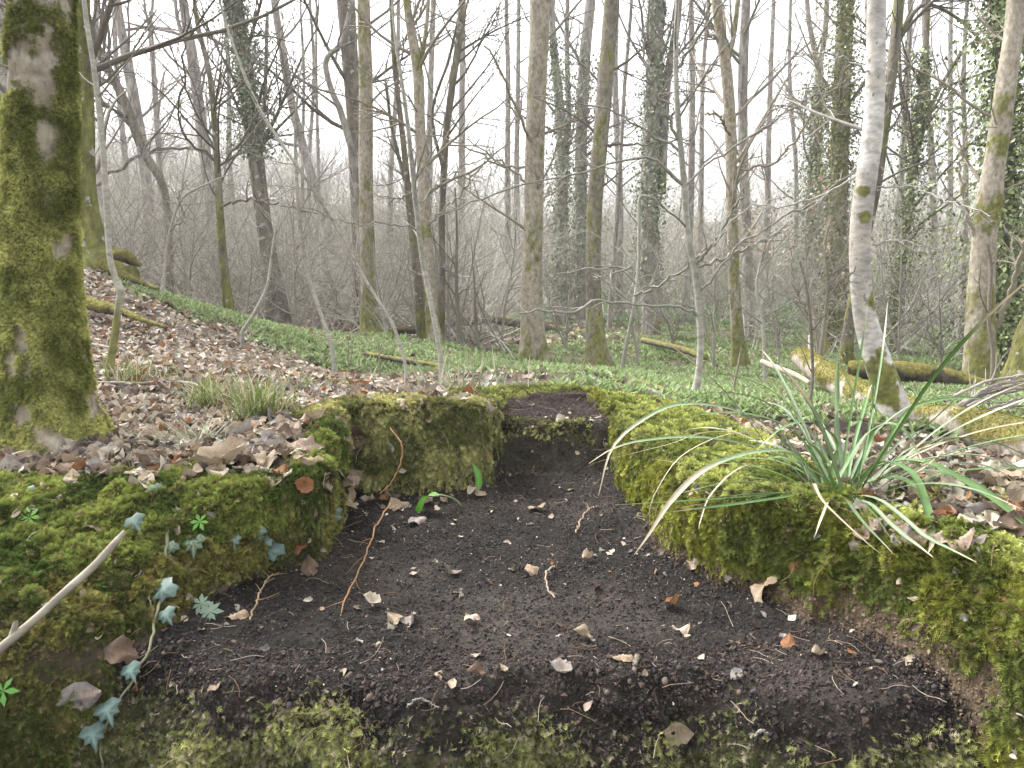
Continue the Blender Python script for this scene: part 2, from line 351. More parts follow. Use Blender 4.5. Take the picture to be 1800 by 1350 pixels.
# ------------------------------------------------------------------ scatter helpers
GA = GV[GF]; fN = nrm(np.cross(GA[:, 2]-GA[:, 0], GA[:, 3]-GA[:, 1])); fA = .5*np.linalg.norm(np.cross(GA[:, 2]-GA[:, 0], GA[:, 3]-GA[:, 1]), axis=1)
fu = 900+1300*GA[:, 0, 0]/GA[:, 0, 1]; fC = GA.mean(1)
def scatter(wt, n):
    pr = wt*fA; pr = pr/pr.sum(); k = rng.choice(len(pr), n, p=pr)
    a = U(0, 1, n)[:, None]; b2 = U(0, 1, n)[:, None]; g = GA[k]
    p = (g[:, 0]*(1-a)+g[:, 1]*a)*(1-b2)+(g[:, 3]*(1-a)+g[:, 2]*a)*b2
    return p, fN[k], k
def frames(n, d):
    """orthonormal frames: z=n-ish, y along d"""
    Z = nrm(n); Y = nrm(d-(d*Z).sum(1, keepdims=True)*Z); X = np.cross(Y, Z); return X, Y, Z
def place(T, F, pos, X, Y, Z, sc):
    V = pos[:, None]+sc[:, None, None]*(T[None, :, 0:1]*X[:, None]+T[None, :, 1:2]*Y[:, None]+T[None, :, 2:3]*Z[:, None])
    n = len(pos); FF = (F[None]+(np.arange(n)*len(T))[:, None, None]).reshape(-1, F.shape[1])
    return V.reshape(-1, 3), FF
fvp = 675-1300*np.tan(np.arctan2(fC[:, 2]-CAMZ, fC[:, 1])+PITCH)
vis = (fu > -120)*(fu < 1920)*(fvp < 1480)*1.0
holf = hol[GF].any(1)
# ------------------------------------------------------------------ moss sprigs
def sprig(nl=7, seed=0, droop=.5, thin=.07):
    """one feathery shoot 1 unit long: an axis strip and paired leaflets (triangles)"""
    r = np.random.default_rng(seed); V = []; F = []; c = []
    t = np.linspace(0, 1, 5); ax = np.c_[.12*np.sin(t*3+seed), t*(1-.15*t), .25*t-droop*t*t]
    for i in range(5):
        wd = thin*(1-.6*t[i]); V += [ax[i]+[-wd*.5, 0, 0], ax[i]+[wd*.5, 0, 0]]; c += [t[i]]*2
    for i in range(4): F += [[2*i, 2*i+1, 2*i+3], [2*i, 2*i+3, 2*i+2]]
    for k in range(nl):
        s = .12+.85*k/nl; p = np.array([np.interp(s, t, ax[:, j]) for j in range(3)]); L = (.34-.2*s)*r.uniform(.7, 1.3)
        for sg in (-1, 1):
            tip = p+np.array([sg*L, L*.75, r.uniform(-.05, .12)]); b = len(V)
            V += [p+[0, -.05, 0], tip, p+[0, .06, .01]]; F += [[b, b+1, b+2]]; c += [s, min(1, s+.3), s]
    return np.array(V), np.array(F), np.array(c)
def moss_patch(name, wt, n, size, cols, droopy=1.0, seed=0, up=.6, parent=None):
    p, nn_, k = scatter(wt, n); A = Acc(); nv = 5
    zc = fbm(p*14, 3, 90+seed); st = np.clip(1-np.abs(nn_[:, 2:3]), 0, 1)
    d = nn_*up+np.array([0, 0, -1])*st*droopy*1.6+rng.normal(size=(n, 3))*.35+np.array([0, -.15, .15])*(1-st)
    sc = U(size*.55, size*1.35, n)*(.7+.7*zc); sel = rng.integers(0, nv, n)
    for v in range(nv):
        i = sel == v
        if not i.any(): continue
        T, F, cc = sprig(6, v+seed*7, .35)
        nz = nrm(rng.normal(size=(i.sum(), 3))+nn_[i]*1.6); X, Y, Z = frames(nz, d[i])
        # shoot runs along d: swap so Y carries the true direction
        Y = nrm(d[i]); X = nrm(np.cross(Y, nz)); Z = np.cross(X, Y)
        V, FF = place(T, F, p[i]-nn_[i]*.003, X, Y, Z, sc[i])
        w1 = zc[i][:, None]; base = lerp(np.array(cols[0]), np.array(cols[1]), sst(.35, .65, w1))
        dry = U(0, 1, (i.sum(), 1)) < cols[3]; base = np.where(dry, np.array(cols[2]), base)*U(.65, 1.3, (i.sum(), 1))
        c = base[:, None]*(.45+1.1*cc)[None, :, None]  # moss tips grow lighter; the dark bases also paint shade into the crevices
        A.add(V, FF, c.reshape(-1, 3))
    V, F, c = A.get(); o = link(name, mesh(name, V, F, M_moss, c, False)); tag(o, kind='stuff'); return o
fm_ = mm[GF].mean(1); dens = fm_/(np.maximum(fC[:, 1], .7)**1.2); dens[fC[:, 1] > 3.2] = 0; dens *= (np.abs(fC[:, 0]) < 2.0)*(.08+vis)
R_ = fC[:, 0] > .27; Bk = (fC[:, 1] > 2.2) & (fC[:, 0] > -.3); Fr = (fC[:, 1] < 1.08) & (ft < .05) & (fC[:, 0] < .75) & (fC[:, 0] > -.62)
Lf = (fC[:, 0] < -.33) & (fC[:, 1] < 1.84) & ~Fr; Rc = ~R_ & ~Lf & ~Bk & ~Fr
tp = sst(.55, .95, ft); lowl = (fC[:, 2] < -.07)
R_ = R_ & ~Fr; isR = R_
def mossobj(o, lab): return tag(o, lab, 'moss')
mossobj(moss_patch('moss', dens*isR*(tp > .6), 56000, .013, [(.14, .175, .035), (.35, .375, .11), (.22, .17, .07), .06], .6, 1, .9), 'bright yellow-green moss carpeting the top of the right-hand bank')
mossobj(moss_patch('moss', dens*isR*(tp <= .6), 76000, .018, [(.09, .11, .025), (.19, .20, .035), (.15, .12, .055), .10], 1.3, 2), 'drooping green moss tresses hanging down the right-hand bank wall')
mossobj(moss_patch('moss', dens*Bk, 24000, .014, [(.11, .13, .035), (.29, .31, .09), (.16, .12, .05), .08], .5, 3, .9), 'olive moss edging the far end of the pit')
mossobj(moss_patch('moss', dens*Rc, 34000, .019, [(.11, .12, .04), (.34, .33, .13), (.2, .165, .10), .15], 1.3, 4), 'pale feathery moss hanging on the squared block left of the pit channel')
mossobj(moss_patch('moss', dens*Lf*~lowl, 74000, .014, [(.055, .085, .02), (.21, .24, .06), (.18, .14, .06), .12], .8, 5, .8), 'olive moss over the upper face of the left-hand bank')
mossobj(moss_patch('moss', dens*Lf*lowl, 62000, .014, [(.07, .085, .022), (.18, .17, .05), (.16, .125, .06), .16], 1.0, 6, .8), 'dark moss on the lower left-hand slope')  # darker olive tones for the low part of the slope
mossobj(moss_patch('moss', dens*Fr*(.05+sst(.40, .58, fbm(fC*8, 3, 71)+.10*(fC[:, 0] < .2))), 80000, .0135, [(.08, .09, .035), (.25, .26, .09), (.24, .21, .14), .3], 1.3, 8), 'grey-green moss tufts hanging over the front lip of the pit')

# ------------------------------------------------------------------ leaves
def leafmesh(seed, nx=6, ny=10, lobed=0.0):
    r = np.random.default_rng(seed); wv = r.uniform(.30, .42); curl = r.uniform(-1.5, 2.0); fold = r.uniform(-.6, 1.3); tw = r.uniform(-.9, .9)
    v = np.linspace(0, 1, ny); u_ = np.linspace(-1, 1, nx); VV, UU = np.meshgrid(v, u_, indexing='ij')
    half = wv*np.sin(pi*np.clip(VV, .02, .985)**.85)**.75*(1+lobed*np.sin(VV*26+r.uniform(0, 6)))
    if r.random() < .5: half = np.where(UU > 0, half*(1-.5*np.exp(-((VV-r.uniform(.3, .8))/.09)**2)), half)
    x = UU*half; y = VV-.5; z = fold*np.abs(x)*.8+.07*np.sin(VV*9+r.uniform(0, 6))*np.abs(UU)+.016*np.sin(VV*44-np.abs(UU)*7)+.05*np.sin(UU*3+VV*7+seed)
    th = curl*(VV-.5); y2 = np.where(abs(curl) > .1, np.sin(th)/(curl if abs(curl) > .1 else 1), y); z = z+np.where(abs(curl) > .1, (1-np.cos(th))/(curl if abs(curl) > .1 else 1), 0)
    z = z+tw*x*y*1.2
    V = np.stack([x, y2, z], -1).reshape(-1, 3); i = np.arange(nx*ny).reshape(ny, nx)
    F = np.stack([i[:-1, :-1], i[:-1, 1:], i[1:, 1:], i[1:, :-1]], -1).reshape(-1, 4)
    vein = (np.abs(UU) < .15)*.3+.12*(np.sin(VV*40-np.abs(UU)*6) > .5)
    return V, F, 1+vein.reshape(-1)
    # petiole omitted on torn leaves
LC = {'tan': (.29, .235, .165), 'pale': (.40, .36, .29), 'rust': (.23, .11, .05), 'grey': (.245, .22, .20), 'brown': (.135, .095, .07), 'pink': (.30, .235, .185)}
LM = {}
for cn, cc in LC.items():
    for s in range(6):
        V, F, ve = leafmesh(s*13+7, 9, 16, lobed=.10 if s % 3 == 0 else .03)
        A = Acc(); pt = sst(.42, .62, fbm(np.c_[V*4.5, ][:, :3]+s*3.1, 3, 7))[:, None]; A.add(V, F, lerp(np.array(cc)[None], np.array([.30, .15, .07])*np.mean(cc)*3.2, pt*.4)*ve[:, None]*(.85+.3*rng.random((len(V), 1))))
        y0 = V[:9].mean(0); st = spline([y0, y0+[.01, -.12, .02], y0+[.05, -.25, .0]], 5); tv, tf = tubes(st[None], np.full((1, 5), .012), 4); A.add(tv, tf, np.array(cc)*.6)
        V, F, c = A.get(); LM[cn, s] = mesh('leaf', V, F, M_leaf, c)
from mathutils import Matrix, Vector
def put_leaf(p, n, size, cn, s, label, group, spin=None, lift=.006, name='dry_leaf'):
    o = link(name, LM[cn, s]); n = Vector(n).normalized()+Vector(rng.normal(size=3))*.28; n.normalize()
    spin = U(0, 2*pi) if spin is None else spin; d = Vector((cos(spin), sin(spin), 0)); d = (d-d.dot(n)*n).normalized(); X = d.cross(n)
    o.matrix_world = Matrix.Translation(Vector(p)+n*(lift+size*.10)) @ Matrix((X, d, n)).transposed().to_4x4() @ Matrix.Scale(size, 4)
    return tag(o, label, 'leaf', group)
def normal_at(p):
    x, y = p[0], p[1]; e = .012; z = ground([x-e, x+e, x, x], [y, y, y-e, y+e]); return nrm(np.array([(z[0]-z[1])/(2*e), (z[2]-z[3])/(2*e), 1.]))
KEY = [(395, 828, 95, 'tan', 0, 'largest tan leaf, on the brow of the left bank'), (95, 842, 62, 'pink', 1, 'ragged pinkish leaf on the left bank below the mossy trunk'), (250, 868, 50, 'pale', 2, 'pale flat leaf near the left bank edge, below the largest leaf'),
       (485, 848, 62, 'pale', 4, 'pale rolled leaf lying just right of the largest tan leaf'), (160, 935, 48, 'grey', 3, 'small grey torn leaf in the moss beside the foreground twig'), (637, 770, 48, 'brown', 0, 'brown crumpled leaf caught on the squared block face'),
       (415, 1088, 44, 'tan', 5, 'round tan leaf where the left bank meets the soil'), (545, 1002, 44, 'brown', 1, 'brown crumpled leaf at the foot of the left bank'), (525, 955, 26, 'rust', 2, 'small glossy rust leaf beside the ivy on the left bank'),
       (212, 1152, 60, 'brown', 3, 'folded dark brown leaf next to the low ivy leaf'), (145, 1222, 74, 'grey', 1, 'big holed grey-brown leaf at the lower left'), (650, 1065, 34, 'pale', 0, 'pale leaf on the soil left of centre'), (700, 1098, 42, 'tan', 4, 'rolled tan leaf on the soil'),
       (733, 1098, 38, 'grey', 2, 'grey curled leaf touching the rolled tan leaf'), (830, 1092, 30, 'pale', 5, 'narrow pale leaf in the middle of the soil'), (933, 1005, 28, 'tan', 3, 'tan leaf on the soil nearest the pit centre'), (1037, 988, 28, 'tan', 2, 'small tan leaf on the soil toward the channel'),
       (945, 897, 34, 'tan', 1, 'upright tan leaf in the mouth of the channel'), (1190, 1070, 36, 'rust', 0, 'orange-brown leaf on the soil to the right'), (1195, 1115, 34, 'pale', 4, 'pale leaf below the orange-brown leaf on the soil'), (1090, 1165, 52, 'tan', 5, 'broken flat tan leaf on the soil near the front'),
       (985, 1190, 44, 'grey', 0, 'grey-green dead leaf standing on the soil near the front'), (835, 1192, 32, 'brown', 2, 'crumpled brown scrap on the soil near the front'), (770, 1195, 24, 'tan', 3, 'small tan leaf left of the crumpled scrap'), (1020, 1125, 34, 'tan', 2, 'curled tan leaf on the soil, right of centre'),
       (1350, 1038, 62, 'tan', 3, 'crinkled tan leaf on the bare earth at the foot of the right bank'), (1385, 1135, 34, 'rust', 1, 'rust leaf in the soil edge below the crinkled leaf'), (1440, 1160, 30, 'tan', 2, 'small leaf at the corner of soil and right bank'), (1190, 1275, 52, 'tan', 0, 'broad tan leaf on the front lip'),
       (1450, 968, 26, 'rust', 4, 'small pinkish leaf in the moss of the right bank'), (1685, 958, 66, 'pink', 4, 'long pinkish leaf on the brow of the right bank'), (1790, 930, 62, 'rust', 5, 'glossy rust leaf at the right edge of the picture'), (1720, 885, 60, 'tan', 1, 'tan leaf among litter beside the sedge'),
       (1775, 860, 60, 'tan', 0, 'upturned tan leaf at the right edge above the glossy rust one'), (1640, 930, 55, 'pink', 3, 'pink-brown leaf at the tip of a dry sedge blade'), (1520, 885, 34, 'rust', 2, 'rust leaf beneath the sedge clump'), (630, 690, 48, 'rust', 0, 'bright rust leaf on top of the squared block'),
       (650, 700, 44, 'rust', 3, 'second rust leaf overlapping on top of the squared block'), (565, 715, 52, 'tan', 5, 'tan leaf standing at the edge of the squared block'), (540, 790, 40, 'pink', 2, 'leaf hanging off the corner of the left bank'), (440, 770, 55, 'grey', 0, 'grey lobed leaf on the left bank near the grass'),
       (700, 893, 40, 'tan', 3, 'leaf in the small heap at the foot of the squared block'), (735, 920, 36, 'grey', 5, 'grey leaf just in front of the small heap'), (845, 700, 30, 'rust', 1, 'reddish leaf in the moss above the channel'), (990, 745, 24, 'pale', 2, 'pale scrap on the back step of the pit'),
       (1045, 742, 26, 'pale', 3, 'pale scrap at the right end of the back step'), (610, 880, 40, 'tan', 4, 'tan leaf hanging at the corner of the left bank'), (790, 1010, 32, 'grey', 4, 'grey crumpled leaf on the soil'), (1225, 990, 30, 'pink', 5, 'pinkish leaf at the foot of the right bank corner')]
pp = hit([k[0] for k in KEY], [k[1] for k in KEY])
for k, p in zip(KEY, pp):
    if np.isnan(p[0]): continue
    put_leaf(p, normal_at(p), k[2]/1300*p[1]*1.15, k[3], k[4], k[5], 'fallen leaves in and around the pit', U(-.6, .6)+(pi/2 if U(0, 1) < .4 else 0))
# 250 more single leaves, the largest-showing ones on the banks
cn_l = list(LC); pr_c = [.24, .20, .07, .17, .13, .19]; CW = {'tan': 'tan', 'pale': 'pale bleached', 'rust': 'rust-red', 'grey': 'grey-brown', 'brown': 'dark brown', 'pink': 'pinkish brown'}
LAND = [(100, 780, 'the foot of the thick mossy trunk'), (395, 828, 'the largest tan leaf on the left bank'), (350, 785, 'the blue-green grass tuft'), (458, 742, 'the densest green grass tuft'), (190, 662, 'the foot of the kinked sapling'), (590, 745, 'the inner back corner of the left bank'),
        (1475, 868, 'the base of the sedge clump'), (1790, 930, 'the glossy rust leaf at the right edge'), (1640, 930, 'the tip of the dry sedge blade'), (640, 695, 'the bright rust leaves on the squared block'), (715, 690, 'the foot of the long leaning sapling'), (778, 692, 'the foot of the whitish sapling'), (750, 890, 'the broad green leaf below the squared block'), (0, 850, 'the left picture edge')]
ORD = ['nearest', 'second nearest', 'third nearest', 'fourth nearest', 'fifth nearest', 'sixth nearest', 'seventh nearest', 'eighth nearest', 'ninth nearest', 'tenth nearest', 'eleventh nearest', 'twelfth nearest']
zones = [((-40, 620, 700, 860), 150, 44, 62), ((1460, 1830, 850, 965), 45, 42, 62), ((540, 860, 680, 725), 34, 28, 40), ((640, 860, 872, 900), 12, 22, 34)]
todo = {}
for (u0, u1, v0, v1), n, s0, s1 in zones:
    uu = U(u0, u1, n); vv = U(v0, v1, n); pts = hit(uu, vv)
    for j in np.where(~np.isnan(pts[:, 0]) & ~((uu < 190) & (vv < 800)))[0]:
        cn = cn_l[rng.choice(6, p=pr_c)]; dd = [math.hypot(uu[j]-L[0], (vv[j]-L[1])*1.5) for L in LAND]; li = int(np.argmin(dd))
        todo.setdefault((cn, li), []).append((dd[li], pts[j], min(max(U(s0, s1)*.85/1300*pts[j, 1], .032), .06)))
for (cn, li), L in todo.items():
    for r_, (dd, p_, sz) in enumerate(sorted(L, key=lambda t: t[0])):
        put_leaf(p_, normal_at(p_), sz, cn, int(rng.integers(6)), f'{CW[cn]} fallen leaf {ORD[min(r_, 11)]} to {LAND[li][2]}', 'fallen leaves in the litter on the banks', None, U(.004, .02))
# the rest of the litter: stuff
def litter(name, wt, n, s0, s1, lab, lift=.01, cw=None, tilt=.35, res=(3, 5)):
    p, n_, k = scatter(wt, n); A = Acc(); sel = rng.integers(0, 8, n); cc = np.array([LC[c] for c in cn_l])[rng.choice(6, n, p=cw or pr_c)]*U(.7, 1.15, (n, 1))
    for s in range(8):
        i = sel == s
        if not i.any(): continue
        T, F, ve = leafmesh(300+s, *res, lobed=.06); X, Y, Z = frames(n_[i]+rng.normal(size=(i.sum(), 3))*tilt, rng.normal(size=(i.sum(), 3)))
        V, FF = place(T, F, p[i]+n_[i]*U(0, lift, (i.sum(), 1)), X, Y, Z, U(s0, s1, i.sum()))
        A.add(V, FF, np.repeat(cc[i], len(T), 0)*np.tile(ve, i.sum())[:, None])
    V, F, c = A.get(); return tag(link(name, mesh(name, V, F, M_leaf, c)), lab, 'leaf litter', None, 'stuff')
litm = (1-greenm[GF].mean(1))*(1-sst(.15, .5, fm_)); inv = fu*1.0
slope = litm*(fC[:, 1] > 1.3)*(fC[:, 1] < 9)*((fu < 800+70*np.sin(fC[:, 1]*9)) & (fu > -400))*np.where(ft > .99, 1.0, .13*(ft > .3)*(fC[:, 0] < -.34))*(1-holf)/np.maximum(fC[:, 1], 1.6)**.9*(.12+sst(.02, .22, gdo[GF].mean(1)+.12*(fbm(fC*9, 2, 66)-.5)))*(.25+sst(.35, .6, fbm(fC*5, 3, 67)+.12))
litter('leaf_litter', slope*(fC[:, 1] < 2.7), 7500, .028, .054, 'brown fallen leaves thick on the top of the left bank', .018, None, .4, (7, 9))
litter('leaf_litter', slope*(fC[:, 1] >= 2.7), 15000, .026, .056, 'brown fallen leaves carpeting the slope on the left', .02, None, .42)
rt = litm*(ft > .99)*(fC[:, 1] > .8)*(fC[:, 1] < 3.6)*(fu > 1150)*(fu < 2300)*(1-fs)*(1-.93*holf)*np.where(fC[:, 1] < 1.7, (fC[:, 0] > .55)*1.0, .22)
litter('leaf_litter', rt, 3000, .028, .055, 'fallen leaves on the ground behind and beside the sedge clump', .015, None, .4, (7, 9))
md = (fC[:, 1] > 3.2)*(fC[:, 1] < 22)*(fu > 500)*(fu < 2300)/fC[:, 1]**1.4*(ft > .99)
litter('leaf_litter', md, 9000, .035, .065, 'dead leaves scattered between the green ground plants')
hl = (fC[:, 1] > 12)*(fC[:, 1] < 45)*(fu > -300)*(fu < 1100)/fC[:, 1]**1.6
litter('leaf_litter', hl, 9000, .10, .2, 'leaf litter on the far brown hillside', .03)
sf = fs*(fC[:, 1] > .95)*(fC[:, 1] < 2.5)*1.0
sdet = sf*np.exp(-np.abs(gdi[GF].mean(1))/.12)+sf*.25
litter('leaf_scraps', sdet, 240, .005, .022, 'small torn leaf scraps lying on the dark soil', .004, None, .5)
# soil crumbs, pebbles, pale flecks
def grit(name, wt, n, s0, s1, cset, lab, cat):
    p, n_, k = scatter(wt, n); T = np.array([(1, 0, -.2), (0, 1, 0), (-1, .1, .1), (0, -1, -.1), (.1, .1, .8), (0, 0, -.8)])*.5
    F = np.array([(0, 1, 4), (1, 2, 4), (2, 3, 4), (3, 0, 4), (1, 0, 5), (2, 1, 5), (3, 2, 5), (0, 3, 5)])
    X, Y, Z = frames(n_+rng.normal(size=(n, 3))*.5, rng.normal(size=(n, 3))); sc = s0*(s1/s0)**(rng.random(n)**2.2)
    V = p[:, None]+sc[:, None, None]*(T[None, :, 0:1]*X[:, None]*U(.6, 1.6, (n, 1, 1))+T[None, :, 1:2]*Y[:, None]+T[None, :, 2:3]*Z[:, None]); V = V+rng.normal(size=V.shape)*sc[:, None, None]*.12
    FF = (F[None]+(np.arange(n)*6)[:, None, None]).reshape(-1, 3)
    c = np.array(cset)[rng.integers(0, len(cset), n)]*U(.7, 1.3, (n, 1))
    return tag(link(name, mesh(name, V.reshape(-1, 3), FF, M_stone, np.repeat(c, 6, 0), False)), lab, cat, None, 'stuff')
def pebbles(name, wt, n, s0, s1, cset, lab):
    p, n_, k = scatter(wt, n); T = [(0, 0, -.35)]+[(cos(a)*cos(e)*.5, sin(a)*cos(e)*.5, sin(e)*.35) for e in (-.9, -.3, .3, .9) for a in np.arange(8)*pi/4]+[(0, 0, .35)]; T = np.array(T); F = [(0, 1+(i+1) % 8, 1+i, 1+i) for i in range(8)]
    F = [(0, 1+(i+1) % 8, 1+i) for i in range(8)]+[(33, 25+i, 25+(i+1) % 8) for i in range(8)]
    for r in range(3):
        for i in range(8): a, b2, c2, d2 = 1+r*8+i, 1+r*8+(i+1) % 8, 9+r*8+(i+1) % 8, 9+r*8+i; F += [(a, b2, c2), (a, c2, d2)]
    F = np.array(F); X, Y, Z = frames(n_+rng.normal(size=(n, 3))*.4, rng.normal(size=(n, 3))); sc = s0*(s1/s0)**(rng.random(n)**1.6); A = Acc()
    el = U(.7, 1.3, (n, 1, 1)); V = p[:, None]+sc[:, None, None]*(T[None, :, 0:1]*X[:, None]*el+T[None, :, 1:2]*Y[:, None]+T[None, :, 2:3]*Z[:, None]); V = V.reshape(-1, 3); V = V+(fbm(V*90, 2, 3)[:, None]-.5)*.006
    FF = (F[None]+(np.arange(n)*34)[:, None, None]).reshape(-1, 3); c = np.array(cset)[rng.integers(0, len(cset), n)]*U(.7, 1.3, (n, 1))
    return tag(link(name, mesh(name, V, FF, M_stone, np.repeat(c, 34, 0))), lab, 'pebbles', None, 'stuff')
grit('soil_crumbs', sf*(.4+fbm(fC*9, 2, 5)), 60000, .002, .0085, [(.024, .020, .016), (.034, .027, .022), (.018, .013, .013), (.05, .036, .031)], 'crumbs of dark earth over the pit floor', 'soil crumbs')
grit('soil_crumbs', Fr*vis*(1.1-fm_)*1.0, 16000, .002, .010, [(.026, .019, .018), (.036, .026, .022), (.018, .013, .013), (.06, .042, .034)], 'crumbs of earth spilling over the front lip', 'soil crumbs')
grit('pale_grit', sf*(.1+sst(.45, .7, fbm(fC*6, 2, 15)))/fC[:, 1], 1100, .0012, .005, [(.55, .5, .45), (.4, .33, .27), (.3, .22, .17)], 'tiny pale flecks and grit on the dark soil', 'grit')
pebbles('front_pebbles', sf*(np.abs(fC[:, 1]-lipy(fC[:, 0])) < .05)*1.0, 80, .004, .012, [(.05, .04, .042), (.09, .065, .05), (.045, .04, .045), (.12, .09, .07)], 'small worn pebbles along the front lip of the pit')
ew = tan[GF].any(1)*vis
grit('earth_crumbs', ew, 7000, .002, .008, [(.10, .07, .045), (.06, .045, .03), (.16, .12, .08)], 'crumbs of tan earth at the foot of the right bank', 'earth crumbs')
bw = fm_*vis*(ft > .1)*(fC[:, 1] < 3)/fC[:, 1]
litter('leaf_scraps', bw, 260, .008, .024, 'torn leaf scraps caught in the moss of the banks', .012, None, .9, (5, 7))
p, n_, k = scatter(bw, 150); st = grow(p+n_*.008, nrm(rng.normal(size=(150, 3))*[1, 1, .5]-[0, .2, .5]), U(.02, .08, 150), 7, .25, -.06)
V, F = tubes(st, np.full((150, 7), .00045), 4); tag(link('dry_stalks', mesh('dry_stalks', V, F, M_twig, np.repeat(np.array([(.32, .26, .17), (.2, .14, .08), (.36, .31, .22)])[rng.integers(0, 3, 150)], 28, 0))), 'thin dry stalks tangled in the moss of the banks', 'dry stalks', None, 'stuff')
# rootlets and little sticks on the soil
sdet2 = sdet+Fr*vis*1.2*(fvp < 1400); p, n_, k = scatter(sdet2, 420); st = grow(p+n_*.003, nrm(rng.normal(size=(420, 3))*[1, 1, .12]), U(.01, .055, 420), 5, .35, -.05)
V, F = tubes(st, np.full((420, 5), .0005), 4); tag(link('rootlets', mesh('rootlets', V, F, M_twig, np.repeat(np.array([(.4, .3, .2), (.25, .15, .09), (.5, .42, .33)])[rng.integers(0, 3, 420)]*.6, 20, 0))), 'fine broken rootlets and stalks on the soil', 'rootlets', None, 'stuff')
# ------------------------------------------------------------------ trees
BARK = {'beech': ((.26, .225, .175), (.33, .29, .23)), 'grey': ((.24, .21, .185), (.31, .285, .25)), 'dark': ((.14, .12, .095), (.20, .175, .14)), 'white': ((.36, .335, .30), (.54, .515, .47)), 'pale': ((.22, .21, .175), (.33, .315, .27))}
MOSSC = np.array([.15, .15, .04])
def stemcol(V, kind, moss, seed, basez=None, d=5, patches=()):
    a, b2 = BARK[kind]; n = fbm(V*np.array([9, 9, 3]), 3, seed); c = lerp(np.array(a), np.array(b2), sst(.3, .7, n)[:, None])
    if kind == 'white':
        bl = sst(.47, .62, fbm(V*np.array([26, 26, 34]), 4, seed+9)); c = lerp(c, np.array([.27, .255, .23]), (bl*.55)[:, None]); bl = sst(.55, .62, fbm(V*np.array([6, 6, 9]), 3, seed+19)); c = lerp(c, np.array([.42, .37, .31]), (bl*.5)[:, None])
    if moss > 0:
        q = V*np.array([7, 7, 3.2]); k = fbm(q, 4, seed+3)*.62+.38*fbm(V*np.array([26, 26, 14]), 3, seed+4); g = sst(1-moss-.09, 1-moss+.03, k+(.25*np.exp(-(V[:, 2]-basez)/.35) if basez is not None else 0))
        c = lerp(c, MOSSC*(.6+.8*vn(V*40, seed))[:, None], (g*.9)[:, None])
    for u, v, rp in patches:
        q = P(u, v, d); dd = np.hypot(V[:, 0]-q[0], (V[:, 2]-q[2]))/(rp/1300*d); g = sst(1.1, .8, dd+2.6*(fbm(V*np.array([34, 34, 26]), 4, seed+7)-.5)); c = lerp(c, MOSSC*(.5+.9*vn(V*90, seed))[:, None], g[:, None]*.95)
    return c
def path(px, d, n, dj=.0, seed=0):
    pts = np.array([np.r_[P(u, v, d*(1+dj*(i/len(px)))), w_/2/1300*d] for i, (u, v, w_) in enumerate(px)])
    s = spline(pts, n); return s[:, :3], np.maximum(s[:, 3], .002)
def trunk(px, d, N=60, sides=14, kind='grey', moss=0, seed=0, flare=0, lump=.05, sink=.12, patches=()):
    px = list(px); u0, v0, w0 = px[0]; px[0] = (u0, v0, w0)
    Pt, R = path(px, d, N); z0 = Pt[0, 2]
    base = Pt[0]-[0, 0, max(sink, .03*d)]; Pt = np.r_[[base], Pt]; R = np.r_[R[:1], R]
    V, F = tubes(Pt[None], R[None], sides); ctr = np.repeat(Pt, sides, 0); rr = np.repeat(R, sides); dirv = nrm(V-ctr)
    wob = fbm(V*np.array([1, 1, .4])*(.35/np.mean(R)), 3, seed)-.5; rid = fbm(dirv*3.2+np.array([0, 0, 1])*V[:, 2:3]*2, 3, seed+5)-.5
    V = V+dirv*(rr*(lump*2.2*wob+lump*1.6*rid))[:, None]
    if flare:
        fl = np.exp(-np.maximum(V[:, 2]-z0, 0)/(R[0]*2.2)); ang = np.arctan2(dirv[:, 1], dirv[:, 0])
        V = V+dirv*(rr*fl*flare*(.35+.65*np.maximum(0, np.cos(ang*3+seed))**1.5))[:, None]
    return V, F, stemcol(V, kind, moss, seed, z0, d, patches), Pt, R, z0
def crown(Pt, R, n1, n2, n3, ln, t0=.35, spread=.9, wig=.16, up=.03, kind='grey', N=7):
    """bare limbs, branches and twigs of one tree -> V,F"""
    A = Acc(); k = BARK[kind]; c = np.array(k[0])*.85
    st, dr, L, r = spawn(Pt[None], R[None], n1, spread, (.9, 1.1), t0, .4); L = ln*U(.5, 1.2, n1); r = np.minimum(r, L*.016+.001)
    B1 = grow(st, dr, L, N, wig, up); R1 = r[:, None]*np.linspace(1, .3, N); V, F = tubes(B1, R1, 5); A.add(V, F, c)
    if n2:
        st, dr, L, r = spawn(B1, R1, n2, .75, (.3, .65), .15, .6); B2 = grow(st, dr, L, 5, wig, up*.5); R2 = r[:, None]*np.linspace(1, .35, 5); V, F = tubes(B2, R2, 4); A.add(V, F, c)
        if n3:
            st, dr, L, r = spawn(B2, R2, n3, .7, (.35, .75), .1, .65); B3 = grow(st, dr, L, 4, wig, up*.5); R3 = np.maximum(r, .0008)[:, None]*np.linspace(1, .4, 4); V, F = tubes(B3, R3, 3); A.add(V, F, c)
    return A.get()
